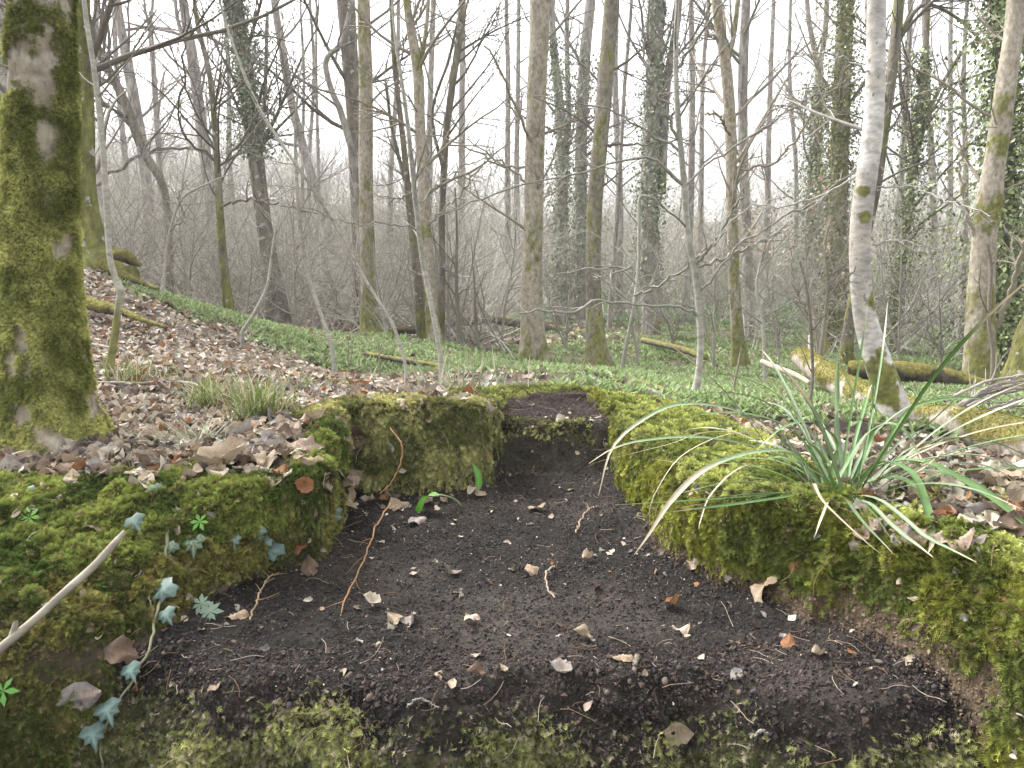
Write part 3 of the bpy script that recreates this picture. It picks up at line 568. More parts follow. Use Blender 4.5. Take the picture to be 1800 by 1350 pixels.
def ivy_on(parent, Pt, R, n, spread, size, t0, t1, cset, side=0):
    t = U(t0, t1, n)*(len(Pt)-1); i = np.floor(t).astype(int); i = np.minimum(i, len(Pt)-2); f = (t-i)[:, None]
    c0 = Pt[i]*(1-f)+Pt[i+1]*f; a = U(0, 2*pi, n); cl = fbm(np.c_[np.cos(a)*1.2, np.sin(a)*1.2, c0[:, 2]*1.1], 3, n % 97)
    rad = R[i]*.9+spread*np.abs(rng.normal(size=n))*np.clip((cl-.36)*5, .06, 2.0)
    p = c0+np.c_[np.cos(a)*rad+side*rad*.5, np.sin(a)*rad, rng.normal(size=n)*.05]
    T = np.array([(0, -.5, 0), (.42, -.1, .08), (0, .55, -.05), (-.42, -.1, .08)]); F = np.array([(0, 1, 2, 3)])
    X, Y, Z = frames(np.c_[np.cos(a), np.sin(a), U(.1, .9, n)]+rng.normal(size=(n, 3))*.5, rng.normal(size=(n, 3))*.5+[0, 0, -1])
    V, FF = place(T, F, p, X, Y, Z, U(size*.6, size*1.3, n)); c = np.array(cset)[rng.integers(0, len(cset), n)]*U(.6, 1.4, (n, 1))
    return part('ivy', V, FF, M_ivy, parent, np.repeat(c, 4, 0), False)
IVD = [(.11, .14, .08), (.16, .19, .11), (.23, .26, .16)]; IVG = [(.10, .13, .05), (.15, .19, .06), (.21, .24, .10)]; IVY = [(.17, .18, .05), (.13, .145, .05), (.22, .23, .08)]
def tree(name, label, px, d, kind='grey', moss=0, seed=0, flare=0, sides=20, N=150, n=(10, 34, 70), ln=1.5, t0=.4, ivy=None, forks=(), mat=None, group=None, spread=.9, cat='tree', lump=.05, limbs=(), up=.03, patches=()):
    V, F, c, Pt, R, z0 = trunk(px, d, N, sides, kind, moss, seed, flare, lump, patches=patches)
    root = empty(name, (Pt[1][0], Pt[1][1], z0), label, cat, group)
    mat = mat or M_bark
    part('trunk', V, F, mat, root, c)
    for fk in forks:
        V, F, c, P2, R2, _ = trunk(fk, d, 24, 10, kind, moss*.8, seed+1, 0, lump, .0); part('limb', V, F, mat, root, c)
        if n[0]:
            V, F, c = crown(P2, R2, max(2, n[0]//4), n[1]//4, n[2]//4, ln*.7, .2, kind=kind); part('branches', V, F, M_twig, root, c)
    for lb in limbs:
        q, r = path(lb, d, 22); q = q+np.c_[np.zeros(22), np.linspace(0, -.12*d*U(-.5, 1), 22), np.zeros(22)]; q[1:] += rng.normal(size=(21, 3))*.0016*d
        V, F = tubes(q[None], r[None], 6); A = Acc(); A.add(V, F, np.array(BARK[kind][0]))
        st, dr, L, rr = spawn(q[None], r[None], 9, .8, (.1, .3), .2, .6); B = grow(st, dr, L, 6, .2, .02); RB = rr[:, None]*np.linspace(1, .3, 6); V, F = tubes(B, RB, 4); A.add(V, F, np.array(BARK[kind][0]))
        st, dr, L, rr = spawn(B, RB, 26, .8, (.3, .7), .1, .7); B = grow(st, dr, L, 5, .2, .02); V, F = tubes(B, np.maximum(rr, .0006)[:, None]*np.linspace(1, .4, 5), 3); A.add(V, F, np.array(BARK[kind][0]))
        V, F, c = A.get(); part('branch', V, F, M_twig, root, c)
    if n[0]:
        V, F, c = crown(Pt, R, *n, ln, t0, spread, kind=kind, up=up); part('branches', V, F, M_twig, root, c)
    if ivy: ivy_on(root, Pt, R, *ivy)
    return root, Pt, R
# the big mossy trunk on the left -------------------------------------------
V, F, c, Pt, R, z0 = trunk([(88, 800, 140), (86, 760, 122), (84, 700, 106), (79, 600, 98), (73, 450, 92), (71, 300, 90), (71, 150, 90), (75, 0, 76), (78, -300, 70)], 1.7, 420, 190, 'beech', 0, 3, 1.15, .08)
q = V*np.array([14, 14, 8.5]); k = fbm(q, 4, 33); hz = V[:, 2]-z0
thr = np.interp(hz, [0, .1, .18, .45, .8, 1.2, 2], [.34, .46, .36, .38, .42, .45, .5])+.10*sst(.0, .12, V[:, 0]-np.interp(V[:, 2], Pt[:, 2], Pt[:, 0]))*sst(.3, .7, hz)
g = sst(-.05, .05, k-thr); lich = sst(.70, .74, fbm(V*13, 3, 88))
c = lerp(np.array([.27, .225, .165]), np.array([.36, .32, .25]), sst(.35, .65, fbm(V*np.array([20, 20, 50]), 3, 12))[:, None]); c = lerp(c, np.array([.5, .5, .45]), (lich*.8)[:, None])
N_ = nrm(V-np.repeat(Pt, 190, 0)); V = V+N_*(g*(.002+.014*fbm(V*30, 3, 18)))[:, None]
c = lerp(c, np.array([.14, .13, .035]), (g*.9)[:, None])
big = empty('mossy_tree', (Pt[1][0], Pt[1][1], z0), 'thick trunk coated in green moss at the far left, nearest tree', 'tree')
part('trunk', V, F, M_barkfine, big, c)
fv = V[F]; fa = .5*np.linalg.norm(np.cross(fv[:, 2]-fv[:, 0], fv[:, 3]-fv[:, 1]), axis=1); fg = g[F].mean(1)*(fv[:, 0, 1] < Pt[1][1]+.08)*(fv[:, 0, 2] < 1.2); fn = N_[F].mean(1)
def moss_on(parent, fv, fn, wt, n, size, cols, seed=0):
    pr = wt/wt.sum(); kk = rng.choice(len(pr), n, p=pr); a = U(0, 1, (n, 1)); p = fv[kk, 0]*(1-a)+fv[kk, 2]*a; nn_ = nrm(fn[kk]); zc = .55*fbm(p*18, 3, seed+5)+.45*fbm(p*6, 2, seed+6); A = Acc()
    d = nn_*.7+rng.normal(size=(n, 3))*.45+np.array([0, 0, -.55])
    for v in range(4):
        i = np.arange(n) % 4 == v; T, F, cc = sprig(4, 60+v, .3); Y = nrm(d[i]); X = nrm(np.cross(Y, nn_[i]+rng.normal(size=(i.sum(), 3))*.3)); Z = np.cross(X, Y)
        V, FF = place(T, F, p[i], X, Y, Z, U(size*.6, size*1.3, i.sum())*(.6+.8*zc[i])); b = lerp(np.array(cols[0]), np.array(cols[1]), sst(.38, .62, zc[i])[:, None])*U(.7, 1.3, (i.sum(), 1))
        A.add(V, FF, (b[:, None]*(.5+1.0*cc)[None, :, None]).reshape(-1, 3))
    V, F, c = A.get(); return part('moss', V, F, M_moss, parent, c, False)
tag(moss_on(big, fv, fn, fa*fg, 90000, .012, [(.15, .165, .045), (.40, .40, .14)]), kind='stuff')
# other trees ---------------------------------------------------------------
tree('mossy_tree', 'dark mossy trunk half hidden just behind the thick left trunk', [(172, 478, 70), (160, 430, 42), (150, 350, 32), (148, 200, 30), (140, 0, 30), (135, -250, 26)], 6.2, 'dark', .62, 5, .9, ln=2, n=(16, 60, 160), t0=.2)
tree('sapling', 'pale slim sapling with a kinked knot, right of the thick mossy trunk', [(190, 662, 15.6), (200, 600, 12.3), (210, 530, 12.3), (213, 515, 14.8), (203, 490, 10.7), (193, 450, 9.8), (187, 350, 9.8), (178, 230, 9.0), (165, 120, 8.2), (150, 20, 7.4), (140, -90, 5.7)], 2.6, 'pale', .25, 8, .2, 14, 120, (3, 8, 10), .4, .5, mat=M_smooth, cat='sapling')
tree('leaning_tree', 'slim dark tree leaning left, its foot behind the brush', [(300, 560, 14), (290, 340, 12), (250, 260, 15), (215, 170, 15), (170, 80, 13), (145, 0, 12), (110, -150, 10)], 12, 'dark', .2, 12, n=(14, 60, 150), ln=1.8, limbs=[(( 160, 330, 5), (230, 275, 6), (290, 255, 5), (350, 262, 3), (400, 285, 2))])
tree('grey_tree', 'thin far grey trunk with a high fork against the sky, left', [(288, 480, 12), (285, 380, 11), (275, 200, 9), (265, 60, 8), (262, 40, 7)], 20, 'grey', 0, 14, forks=[((263, 45, 6), (255, 15, 4), (250, -60, 4)), ((264, 42, 6), (268, 10, 5), (268, -60, 4))], n=(10, 40, 80), ln=1.6)
tree('grey_tree', 'straight grey trunk leaning left between two thinner ones, upper left', [(268, 500, 22), (255, 300, 19), (240, 200, 18), (222, 100, 16), (205, 0, 13), (190, -150, 12)], 16, 'grey', 0, 15, n=(12, 40, 90), ln=2)
tree('grey_tree', 'grey trunk with a low left fork, left of the ivy-clad tree', [(385, 500, 26), (368, 330, 21), (355, 230, 19), (338, 100, 17), (322, 0, 14), (310, -150, 12)], 16, 'grey', 0, 16, forks=[((335, 90, 9), (315, 45, 7), (305, -20, 5))], n=(14, 50, 120), ln=2)
tree('ivy_tree', 'dark trunk wrapped in leafy ivy, upper left', [(492, 575, 40), (478, 480, 28), (462, 380, 26), (448, 260, 26), (438, 180, 27), (425, 80, 25), (412, 0, 24), (395, -180, 22)], 11, 'dark', .15, 17, .4, n=(12, 60, 160), ln=1.8, t0=.3, ivy=(9500, .17, .042, .42, 1.0, IVD))
tree('grey_tree', 'narrow trunk hugging the right of the ivy-clad tree, left side', [(500, 565, 12), (478, 470, 10), (468, 380, 9), (455, 300, 9), (465, 180, 7), (470, 20, 6)], 11.5, 'dark', .3, 18, n=(6, 30, 60), ln=1.2)
tree('slim_tree', 'slim mossy tree with spreading wavy branches left of the ivy-clad one', [(400, 530, 17), (390, 430, 14), (384, 330, 12), (378, 230, 10), (368, 130, 9), (345, 30, 7), (338, -60, 5)], 8, 'dark', .38, 19, .3, n=(18, 90, 240), ln=1.3, t0=.25,
     limbs=[((384, 290, 5), (340, 240, 4), (370, 150, 3), (395, 70, 2)), ((387, 360, 5), (450, 355, 4), (520, 370, 3), (590, 390, 2)), ((380, 300, 4), (430, 250, 4), (480, 180, 3), (520, 120, 2))])
tree('sapling', 'white-grey sapling bending left, foot in the grass left of centre', [(591, 674, 9.0), (583, 610, 8.2), (560, 540, 7.4), (540, 475, 7.4), (528, 400, 6.6), (522, 330, 6.6), (519, 230, 4.9), (525, 150, 3.3), (535, 90, 2.5)], 4.4, 'pale', .1, 20, .3, 10, 80, (6, 24, 50), .6, .3, mat=M_smooth, cat='sapling')
tree('leaning_sapling', 'long thin pale sapling leaning far left across the upper left', [(715, 692, 7), (712, 640, 6), (690, 570, 6), (650, 505, 5.5), (600, 415, 5), (545, 325, 5), (500, 260, 5), (455, 190, 6), (425, 120, 5), (400, 50, 4), (375, -40, 4)], 3.0, 'pale', .05, 21, .2, 10, 110, (4, 14, 26), .35, .25, mat=M_smooth, cat='sapling')
tree('grey_tree', 'plain grey trunk leaning left, in front of open sky right of the ivy tree', [(600, 520, 18), (575, 400, 16), (545, 300, 15), (515, 190, 14), (495, 80, 13), (482, 0, 12), (470, -150, 11)], 17, 'grey', 0, 22, n=(12, 50, 110), ln=2)
tree('dark_tree', 'tall dark grey trunk touching the mossy one, left of centre', [(640, 575, 32), (634, 450, 28), (628, 330, 26), (622, 200, 26), (615, 100, 28), (608, 0, 30), (600, -180, 30)], 12, 'dark', .0, 23, .3, n=(10, 50, 120), ln=2)
tree('mossy_tree', 'straight tree with mossy yellow-green bark left of centre', [(655, 604, 46), (650, 560, 30), (646, 450, 26), (643, 300, 24), (643, 150, 23), (639, 0, 22), (636, -200, 20)], 9, 'beech', .43, 24, .7, n=(6, 30, 70), ln=1.0, mat=M_barkfine)
tree('crooked_tree', 'thin crooked grey tree that kinks left and back, left of centre', [(640, 560, 16), (632, 400, 13), (625, 300, 12), (600, 200, 11), (580, 150, 10), (574, 105, 9), (600, 75, 8), (618, 0, 8), (622, -60, 7)], 10, 'grey', .1, 25, n=(8, 30, 60), ln=1.0)
tree('sapling', 'whitish sapling standing on the bank left of the channel', [(778, 692, 10.7), (773, 620, 9.0), (757, 530, 9.0), (742, 450, 9.0), (730, 350, 8.2), (718, 230, 7.4), (706, 140, 5.7), (694, 60, 4.1), (688, -30, 3.3)], 2.9, 'pale', .05, 26, .3, 12, 120, (5, 18, 36), .4, .3, mat=M_smooth, cat='sapling',
     limbs=[((735, 400, 4), (680, 395, 3), (640, 400, 2), (580, 380, 2)), ((732, 360, 3), (790, 300, 3), (850, 270, 2))])
tree('mossy_tree', 'white-flecked mossy tree forking near the top, centre left', [(768, 614, 30), (760, 560, 21), (753, 470, 19), (745, 350, 18), (738, 220, 18), (735, 130, 18), (720, 40, 14), (708, -60, 12)], 8.5, 'beech', .41, 27, .4, forks=[((736, 130, 9), (748, 60, 7), (755, -20, 6))], n=(12, 60, 150), ln=1.2, mat=M_barkfine,
     limbs=[((744, 330, 5), (690, 345, 3), (640, 330, 2)), ((748, 400, 4), (800, 360, 3), (860, 300, 2))])
tree('slim_tree', 'slim dark tree crossing behind the white sapling, centre left', [(742, 606, 18), (735, 500, 15), (722, 380, 13), (710, 260, 10), (702, 190, 9), (692, 100, 7), (686, -30, 6)], 9.5, 'dark', .36, 28, n=(8, 40, 90), ln=1.0, forks=[((718, 340, 7), (690, 230, 6), (677, 140, 4))])
tree('slim_tree', 'slender dark tree bending right into the sky, centre left', [(774, 606, 14), (777, 500, 12), (777, 380, 11), (784, 240, 12), (795, 150, 12), (808, 60, 12), (815, -80, 10)], 9.2, 'dark', .3, 29, n=(12, 60, 140), ln=1.3, forks=[((779, 300, 6), (760, 200, 5), (790, 100, 5), (808, 20, 4))])
tree('grey_tree', 'faint far trunk right of the slender bending tree', [(812, 560, 16), (812, 400, 13), (812, 200, 11), (814, 0, 9), (815, -100, 8)], 24, 'grey', 0, 30, n=(10, 40, 80), ln=2.2)
tree('grey_tree', 'faint far trunk seen beside the forked mossy tree', [(752, 540, 14), (754, 300, 11), (757, 150, 10), (762, 0, 9), (765, -80, 8)], 22, 'grey', 0, 31, n=(10, 40, 80), ln=2.2)
tree('beech_tree', 'stout smooth tree with pale trunk and mossy foot, centre', [(938, 648, 52), (936, 600, 42), (935, 550, 37), (936, 460, 34), (938, 400, 33), (940, 280, 33), (944, 150, 32), (948, 50, 33), (950, -180, 32)], 8.5, 'beech', .34, 32, .5, 24, 140, (12, 60, 160), 1.3, .3, mat=M_barkfine, limbs=[((940, 270, 6), (912, 210, 5), (880, 150, 4), (858, 120, 3)), ((938, 330, 5), (900, 300, 4), (850, 260, 3), (800, 225, 2)), ((940, 300, 5), (870, 285, 4), (790, 240, 3), (660, 225, 2))])
tree('leaning_tree', 'dark mossy trunk leaning right, beside the stout centre tree', [(1052, 662, 52), (1048, 620, 34), (1044, 540, 27), (1043, 440, 26), (1047, 340, 26), (1056, 240, 26), (1066, 120, 26), (1076, 0, 26), (1090, -180, 24)], 7.5, 'dark', .40, 33, .9, 20, 120, (10, 50, 140), 1.0, .3, mat=M_barkfine, limbs=[((1068, 255, 5), (1100, 262, 4), (1135, 265, 3), (1185, 270, 2))])
tree('ivy_tree', 'ivy-covered tree close behind the stout centre tree', [(985, 560, 26), (985, 400, 22), (988, 250, 20), (975, 100, 13), (968, 0, 12), (965, -150, 12)], 17, 'grey', .1, 34, n=(14, 60, 150), ln=2.2, ivy=(4600, .34, .06, .05, .72, IVD))
tree('ivy_tree', 'second ivy-covered tree behind, left of the dark leaning trunk', [(1018, 555, 26), (1020, 400, 22), (1022, 250, 20), (1028, 100, 19), (1038, 0, 17), (1045, -150, 15)], 18, 'grey', .1, 35, n=(14, 60, 150), ln=2.2, ivy=(3400, .28, .06, .05, .66, IVD), forks=[((1000, 200, 9), (996, 80, 8), (1000, -60, 7))])
tree('ivy_tree', 'broad ivy-clad double trunk right of the dark leaning trunk', [(1145, 575, 34), (1142, 450, 30), (1142, 300, 30), (1150, 150, 27), (1155, 0, 24), (1160, -180, 22)], 14, 'grey', .25, 36, n=(14, 60, 150), ln=2.2, ivy=(6500, .2, .052, .1, .82, IVD), forks=[((1165, 300, 14), (1172, 150, 14), (1190, 40, 12), (1200, -100, 10))])
tree('sapling', 'grey-white sapling with a curved foot and long arching twigs, right of centre', [(1210, 708, 18.0), (1224, 680, 13.9), (1231, 620, 11.5), (1230, 560, 11.5), (1222, 480, 11.5), (1210, 420, 11.5), (1203, 330, 10.7), (1193, 220, 9.8), (1188, 120, 9.0), (1190, 20, 7.4), (1194, -90, 6.6)], 3.2, 'pale', .05, 37, .2, 14, 120, (4, 14, 30), .4, .4, mat=M_smooth, cat='sapling',
     limbs=[((1222, 465, 8), (1255, 420, 6), (1282, 355, 4), (1290, 352, 2)), ((1224, 470, 6), (1280, 452, 5), (1340, 425, 4), (1385, 405, 3)), ((1205, 328, 7), (1170, 300, 6), (1148, 282, 5), (1080, 285, 4), (1020, 312, 4), (960, 320, 3), (860, 350, 3), (770, 395, 2)),
            ((1196, 250, 6), (1160, 190, 5), (1135, 135, 4), (1120, 60, 3)), ((1230, 560, 6), (1215, 545, 5), (1150, 537, 5), (1110, 535, 4), (1048, 527, 5), (1000, 545, 5), (912, 546, 3)), ((1225, 520, 5), (1290, 440, 4), (1340, 400, 4), (1420, 355, 4), (1510, 280, 3)),
            ((1203, 330, 5), (1240, 290, 4), (1340, 225, 4), (1420, 175, 3), (1520, 135, 2)), ((1198, 270, 5), (1130, 225, 4), (1060, 190, 3), (940, 165, 2)), ((1190, 120, 5), (1230, 60, 4), (1260, 20, 3), (1300, -40, 3))])
tree('sapling', 'thin grey sapling between the dark leaning trunk and the curved-foot sapling', [(1093, 655, 8.2), (1100, 610, 6.6), (1112, 550, 6.6), (1122, 470, 5.7), (1124, 350, 5.7), (1128, 344, 4.9), (1150, 350, 3.3), (1165, 365, 2.5)], 4.8, 'pale', .1, 38, .1, 8, 60, (8, 30, 60), .6, .3, cat='sapling',
     limbs=[((1110, 560, 5), (1080, 500, 5), (1050, 485, 4)), ((1115, 520, 5), (1180, 480, 4), (1230, 430, 3)), ((1110, 540, 5), (1075, 490, 4), (1110, 470, 4), (1000, 475, 3))])
tree('mossy_tree', 'yellow-mossy tree with Y fork right of the curved-foot sapling', [(1300, 645, 28), (1296, 580, 21), (1290, 480, 19), (1286, 350, 19), (1284, 220, 19), (1275, 110, 18), (1262, 30, 15), (1250, -80, 13)], 9, 'beech', .46, 39, .5, forks=[((1277, 115, 10), (1290, 60, 9), (1300, -30, 8))], n=(14, 70, 180), ln=1.4, t0=.25, mat=M_barkfine,
     limbs=[((1262, 75, 5), (1245, 60, 4), (1232, 0, 3)), ((1285, 240, 5), (1240, 215, 4), (1215, 220, 3)), ((1286, 300, 5), (1350, 290, 4), (1400, 200, 3))])
tree('grey_tree', 'grey forked tree right behind the yellow-mossy Y-fork tree', [(1318, 580, 20), (1312, 400, 17), (1306, 250, 16), (1306, 120, 16), (1312, 0, 14), (1318, -100, 12)], 15, 'grey', .15, 40, n=(14, 70, 180), ln=2.2)
tree('ivy_tree', 'bluish ivy-covered tree left of the tall green ivy trunk', [(1428, 570, 26), (1430, 400, 22), (1434, 250, 18), (1440, 120, 14), (1432, 90, 10), (1420, 20, 8), (1418, -60, 7)], 18, 'grey', .2, 41, n=(12, 60, 150), ln=2.2, ivy=(7500, .3, .06, .08, .68, IVD), forks=[((1440, 120, 10), (1450, 60, 9), (1455, -40, 8))])
tree('ivy_tree', 'tall broad trunk in yellow-green ivy left of the white trunk', [(1468, 600, 38), (1470, 450, 32), (1474, 300, 30), (1480, 150, 27), (1486, 0, 23), (1492, -180, 20)], 13, 'beech', .45, 42, .3, n=(12, 60, 150), ln=1.8, ivy=(10000, .2, .05, .05, .9, IVY))
tree('white_tree', 'white-barked curved trunk with moss patches rising behind the sedge', [(1580, 748, 54), (1574, 720, 48), (1556, 670, 46), (1535, 610, 42), (1519, 550, 37), (1512, 470, 35), (1513, 400, 35), (1522, 320, 34), (1533, 240, 33), (1538, 150, 31), (1541, 0, 29), (1544, -200, 27)], 2.95, 'white', .12, 43, .35, 40, 420, (2, 6, 12), .4, .5, mat=M_smooth, lump=.035, patches=[(1545, 685, 26), (1535, 645, 20), (1570, 655, 18), (1555, 700, 15), (1583, 762, 24), (1560, 745, 14), (1530, 526, 15), (1518, 530, 8), (1513, 386, 10), (1510, 336, 9), (1540, 620, 10)],
     limbs=[((1540, 330, 4), (1580, 335, 3), (1610, 365, 3), (1645, 395, 2)), ((1535, 430, 4), (1570, 425, 3), (1620, 445, 2)), ((1520, 300, 5), (1480, 325, 4), (1445, 345, 4), (1380, 362, 3), (1340, 355, 3), (1300, 385, 3), (1270, 430, 2)), ((1530, 130, 4), (1440, 110, 3), (1360, 130, 2))])
tree('dark_tree', 'dark trunk leaning behind the white-barked one', [(1484, 655, 26), (1494, 560, 18), (1515, 450, 15), (1540, 330, 16), (1558, 200, 17), (1575, 60, 17), (1590, -120, 16)], 10, 'dark', .4, 44, .3, n=(12, 60, 150), ln=1.4, forks=[((1575, 80, 9), (1620, 10, 7), (1680, 30, 5), (1740, 90, 4))])
tree('ivy_tree', 'slim ivy-hung tree with upswept limbs right of the white trunk', [(1572, 590, 16), (1585, 470, 14), (1598, 360, 13), (1610, 250, 12), (1625, 120, 9), (1632, 0, 8), (1636, -90, 7)], 12, 'dark', .4, 45, n=(18, 80, 200), ln=1.8, t0=.2, ivy=(5000, .2, .048, .05, .75, IVG), forks=[((1605, 290, 8), (1640, 180, 7), (1690, 90, 5)), ((1604, 270, 8), (1585, 170, 6), (1580, 60, 5))])
tree('old_tree', 'thick tree leaning right with swollen mossy joint, right side', [(1722, 690, 56), (1722, 620, 48), (1724, 520, 42), (1730, 420, 37), (1738, 365, 40), (1745, 310, 34), (1757, 230, 33), (1768, 150, 31), (1782, 50, 28), (1795, -120, 26)], 6.5, 'beech', .36, 46, .3, 22, 140, (8, 40, 100), .9, .4, mat=M_barkfine, patches=[(1738, 372, 30), (1735, 640, 24), (1750, 260, 16)], limbs=[((1722, 440, 6), (1690, 340, 5), (1685, 260, 4)), ((1740, 600, 9), (1742, 520, 9), (1735, 440, 8), (1745, 400, 5), (1775, 380, 3))])
tree('ivy_tree', 'big tree smothered in bright leafy ivy at the right edge', [(1775, 620, 30), (1770, 450, 28), (1768, 300, 27), (1766, 150, 26), (1764, 0, 25), (1762, -180, 24)], 8, 'dark', .2, 47, n=(10, 60, 150), ln=1.2, ivy=(11000, .3, .048, .0, .95, IVG, -.25))
tree('ivy_tree', 'ivy thicket tree just past the right frame edge', [(1850, 640, 30), (1845, 400, 28), (1840, 200, 26), (1835, 0, 24)], 9, 'dark', .2, 48, n=(10, 60, 150), ln=1.2, ivy=(6000, .35, .06, .0, .95, IVG))
tree('stump', 'mossy broken trunk at the right edge', [(1795, 700, 60), (1800, 640, 40), (1812, 580, 36), (1830, 540, 30), (1850, 500, 26)], 5.6, 'dark', .55, 49, .8, n=(0, 0, 0), cat='stump')
FT = ['just right of the slim tree by the kinked sapling', 'nearest to the right of the thick mossy trunk', 'second to the right of the thick mossy trunk', 'leftmost of three pencil-thin ones by the tall dark trunk', 'middle of three pencil-thin ones by the tall dark trunk', 'rightmost of three pencil-thin ones by the tall dark trunk', 'first to the left of the stout centre tree', 'touching the stout centre tree on its left', 'leaning right beside the broad ivy-clad double trunk', 'just right of the dark leaning trunk', 'just right of the curved-foot sapling', 'left of the yellow-mossy Y-fork tree', 'right of the Y-fork tree', 'left of the bluish ivy tree', 'first right of the slim ivy-hung tree', 'second right of the slim ivy-hung tree', 'just left of the white-barked tree', 'just right of the white-barked tree', 'left of the white sapling', 'left of the dark ivy-wrapped tree', 'left of the thick right-leaning tree', 'at the very left edge behind the thick mossy trunk', 'beyond the left edge of the picture']
for i, (u, v0, wd, tp, d) in enumerate([(228, 470, 10, 200, 22), (150, 420, 14, 120, 20), (175, 430, 12, 170, 21), (552, 520, 7, 545, 20), (538, 520, 6, 528, 19), (560, 520, 6, 556, 22), (895, 540, 10, 890, 24), (913, 540, 9, 912, 23), (1072, 560, 8, 1110, 15),
                                       (1088, 540, 12, 1085, 20), (1205, 560, 12, 1215, 18), (1228, 545, 9, 1245, 20), (1348, 540, 10, 1360, 22), (1395, 530, 8, 1390, 24), (1640, 530, 12, 1625, 20), (1665, 520, 9, 1672, 22), (1515, 540, 12, 1525, 16), (1560, 560, 12, 1600, 19), (690, 545, 9, 700, 22), (420, 500, 9, 395, 20), (1690, 560, 9, 1700, 14), (20, 440, 24, 5, 12), (-60, 480, 40, -90, 9)]):
    side = 'left' if u < 600 else ('central' if u < 1200 else 'right')
    tree('grey_tree', f'thin far bare trunk {FT[i]}', [(u, v0, wd*1.25), (lerp(u, tp, .4)+U(-8, 8), lerp(v0, 0, .4), wd), (lerp(u, tp, .75)+U(-6, 6), lerp(v0, 0, .75), wd*.85), (tp, 0, wd*.7), (tp+U(-8, 8), -120, wd*.6)], d, 'grey', .1 if i % 2 else 0, 100+i, n=(8, 30, 50), ln=1.6, t0=.3, sides=8, N=40, group=f'thin far trunks, {side}')

HZ = [('fine-twigged grey shrub just left of the forked far-left sapling', 330, 560, 8), ('fine-twigged grey shrub between the ivy-wrapped tree and the bending sapling', 520, 590, 8.5), ('fine-twigged shrub in front of the straight mossy tree', 680, 600, 8), ('fine-twigged shrub left of the slim brown sapling in the hollow', 790, 615, 10), ('fine-twigged shrub between the hollow saplings and the stout tree', 880, 610, 10), ('fine-twigged shrub between the stout tree and the dark leaning one', 995, 612, 11),
      ('fine-twigged shrub right of the dark leaning trunk', 1120, 622, 9), ('fine-twigged shrub behind the curved-foot sapling', 1185, 618, 11), ('fine-twigged shrub left of the Y-fork tree', 1255, 622, 9), ('fine-twigged shrub right of the Y-fork tree', 1370, 630, 8.5), ('fine-twigged shrub left of the white-barked trunk', 1440, 640, 9.5), ('fine-twigged shrub between white trunk and slim ivy-hung tree', 1580, 625, 9), ('fine-twigged shrub left of the thick right-leaning tree', 1655, 640, 9), ('fine-twigged shrub at the left, behind the kinked sapling', 240, 540, 9), ('fine-twigged shrub in the dip below the ivy-wrapped tree', 430, 580, 9.5), ('fine-twigged shrub behind the dark thin sapling', 745, 600, 10.5)]
for i, (lab, u, v, d) in enumerate(HZ):
    h = U(90, 190)*8.5/d; s1 = U(-25, 25)
    tree('shrub', lab, [(u, v, 5), (u+s1*.4, v-h*.5, 4.2), (u+s1, v-h, 3), (u+s1*1.3, v-h*1.6, 1.5)], d, 'grey', 0, 200+i, 0, 6, 30, (20, 110, 260), 1.25, .08, mat=M_twig, cat='shrub', spread=1.0, up=.05, forks=[((u, v, 4), (u-s1-20, v-h*.6, 3), (u-s1-30, v-h*1.3, 1.5))])
# ------------------------------------------------------------------ thicket of bare brush
def bush(seed, h=2.6, stems=4, n2=34, n3=80, lean=.35, wg=.13):
    st = rng.normal(size=(stems, 3))*[.12, .12, 0]; B = grow(st, np.c_[rng.normal(size=(stems, 2))*lean, np.ones(stems)], U(.6, 1, stems)*h, 9, wg, .02); R = np.linspace(.011, .003, 9)[None]*U(.7, 1.2, (stems, 1))
    A = Acc(); V, F = tubes(B, R, 3); A.add(V, F)
    s, d, L, r = spawn(B, R, n2, 1.0, (.2, .6), .15, .5); B2 = grow(s, d, L, 5, .2, .03); R2 = np.maximum(r, .0022)[:, None]*np.linspace(1, .5, 5); V, F = tubes(B2, R2, 3); A.add(V, F)
    s, d, L, r = spawn(B2, R2, n3, .8, (.35, .8), .1, .7); B3 = grow(s, d, L, 4, .2, .03); V, F = tubes(B3, np.maximum(r, .0016)[:, None]*np.linspace(1, .6, 4), 3); A.add(V, F)
    V, F, _ = A.get(); return V, F
BS = [bush(i, n2=44, n3=120, stems=4, lean=.6, wg=.2) for i in range(7)]
def thicket(name, n, wf, hs, cset, lab, thick=1.0):
    p, n_, k = scatter(wf, n); A = Acc()
    for i in range(n):
        V, F = BS[i % 7]; a = U(0, 2*pi); s = U(*hs)*(.6+.8*vn(p[i:i+1]*.2, 3)[0]); ca, sa = cos(a), sin(a)
        W = V@np.array([[ca, sa, 0], [-sa, ca, 0], [0, 0, 1]])*[s, s, s]+p[i]-[0, 0, .05]
        A.add(W, F, np.array(cset[rng.integers(len(cset))])*U(.75, 1.25))
    V, F, c = A.get(); return tag(link(name, mesh(name, V, F, M_twig, c, False)), lab, 'undergrowth', None, 'stuff')
TW = [(.34, .315, .27), (.42, .395, .35), (.28, .255, .215), (.46, .435, .385)]; TR = [(.29, .27, .20), (.34, .31, .24), (.24, .22, .16)]
infr = (fu > -350)*(fu < 2150)
thicket('thicket', 230, infr*(fC[:, 1] > 10.5)*(fC[:, 1] < 17)*((fu < 900)*1.0+.35*(fu > 1250))/fC[:, 1], (.6, 1.1), TW, 'dense bare brush in the hollow behind the left slope')
thicket('thicket', 440, infr*(1-.62*sst(1000, 1350, fu))*(fC[:, 1] > 17)*(fC[:, 1] < 34)/fC[:, 1]**1.3, (.7, 1.35), TW, 'bare grey-brown understorey filling the middle distance')
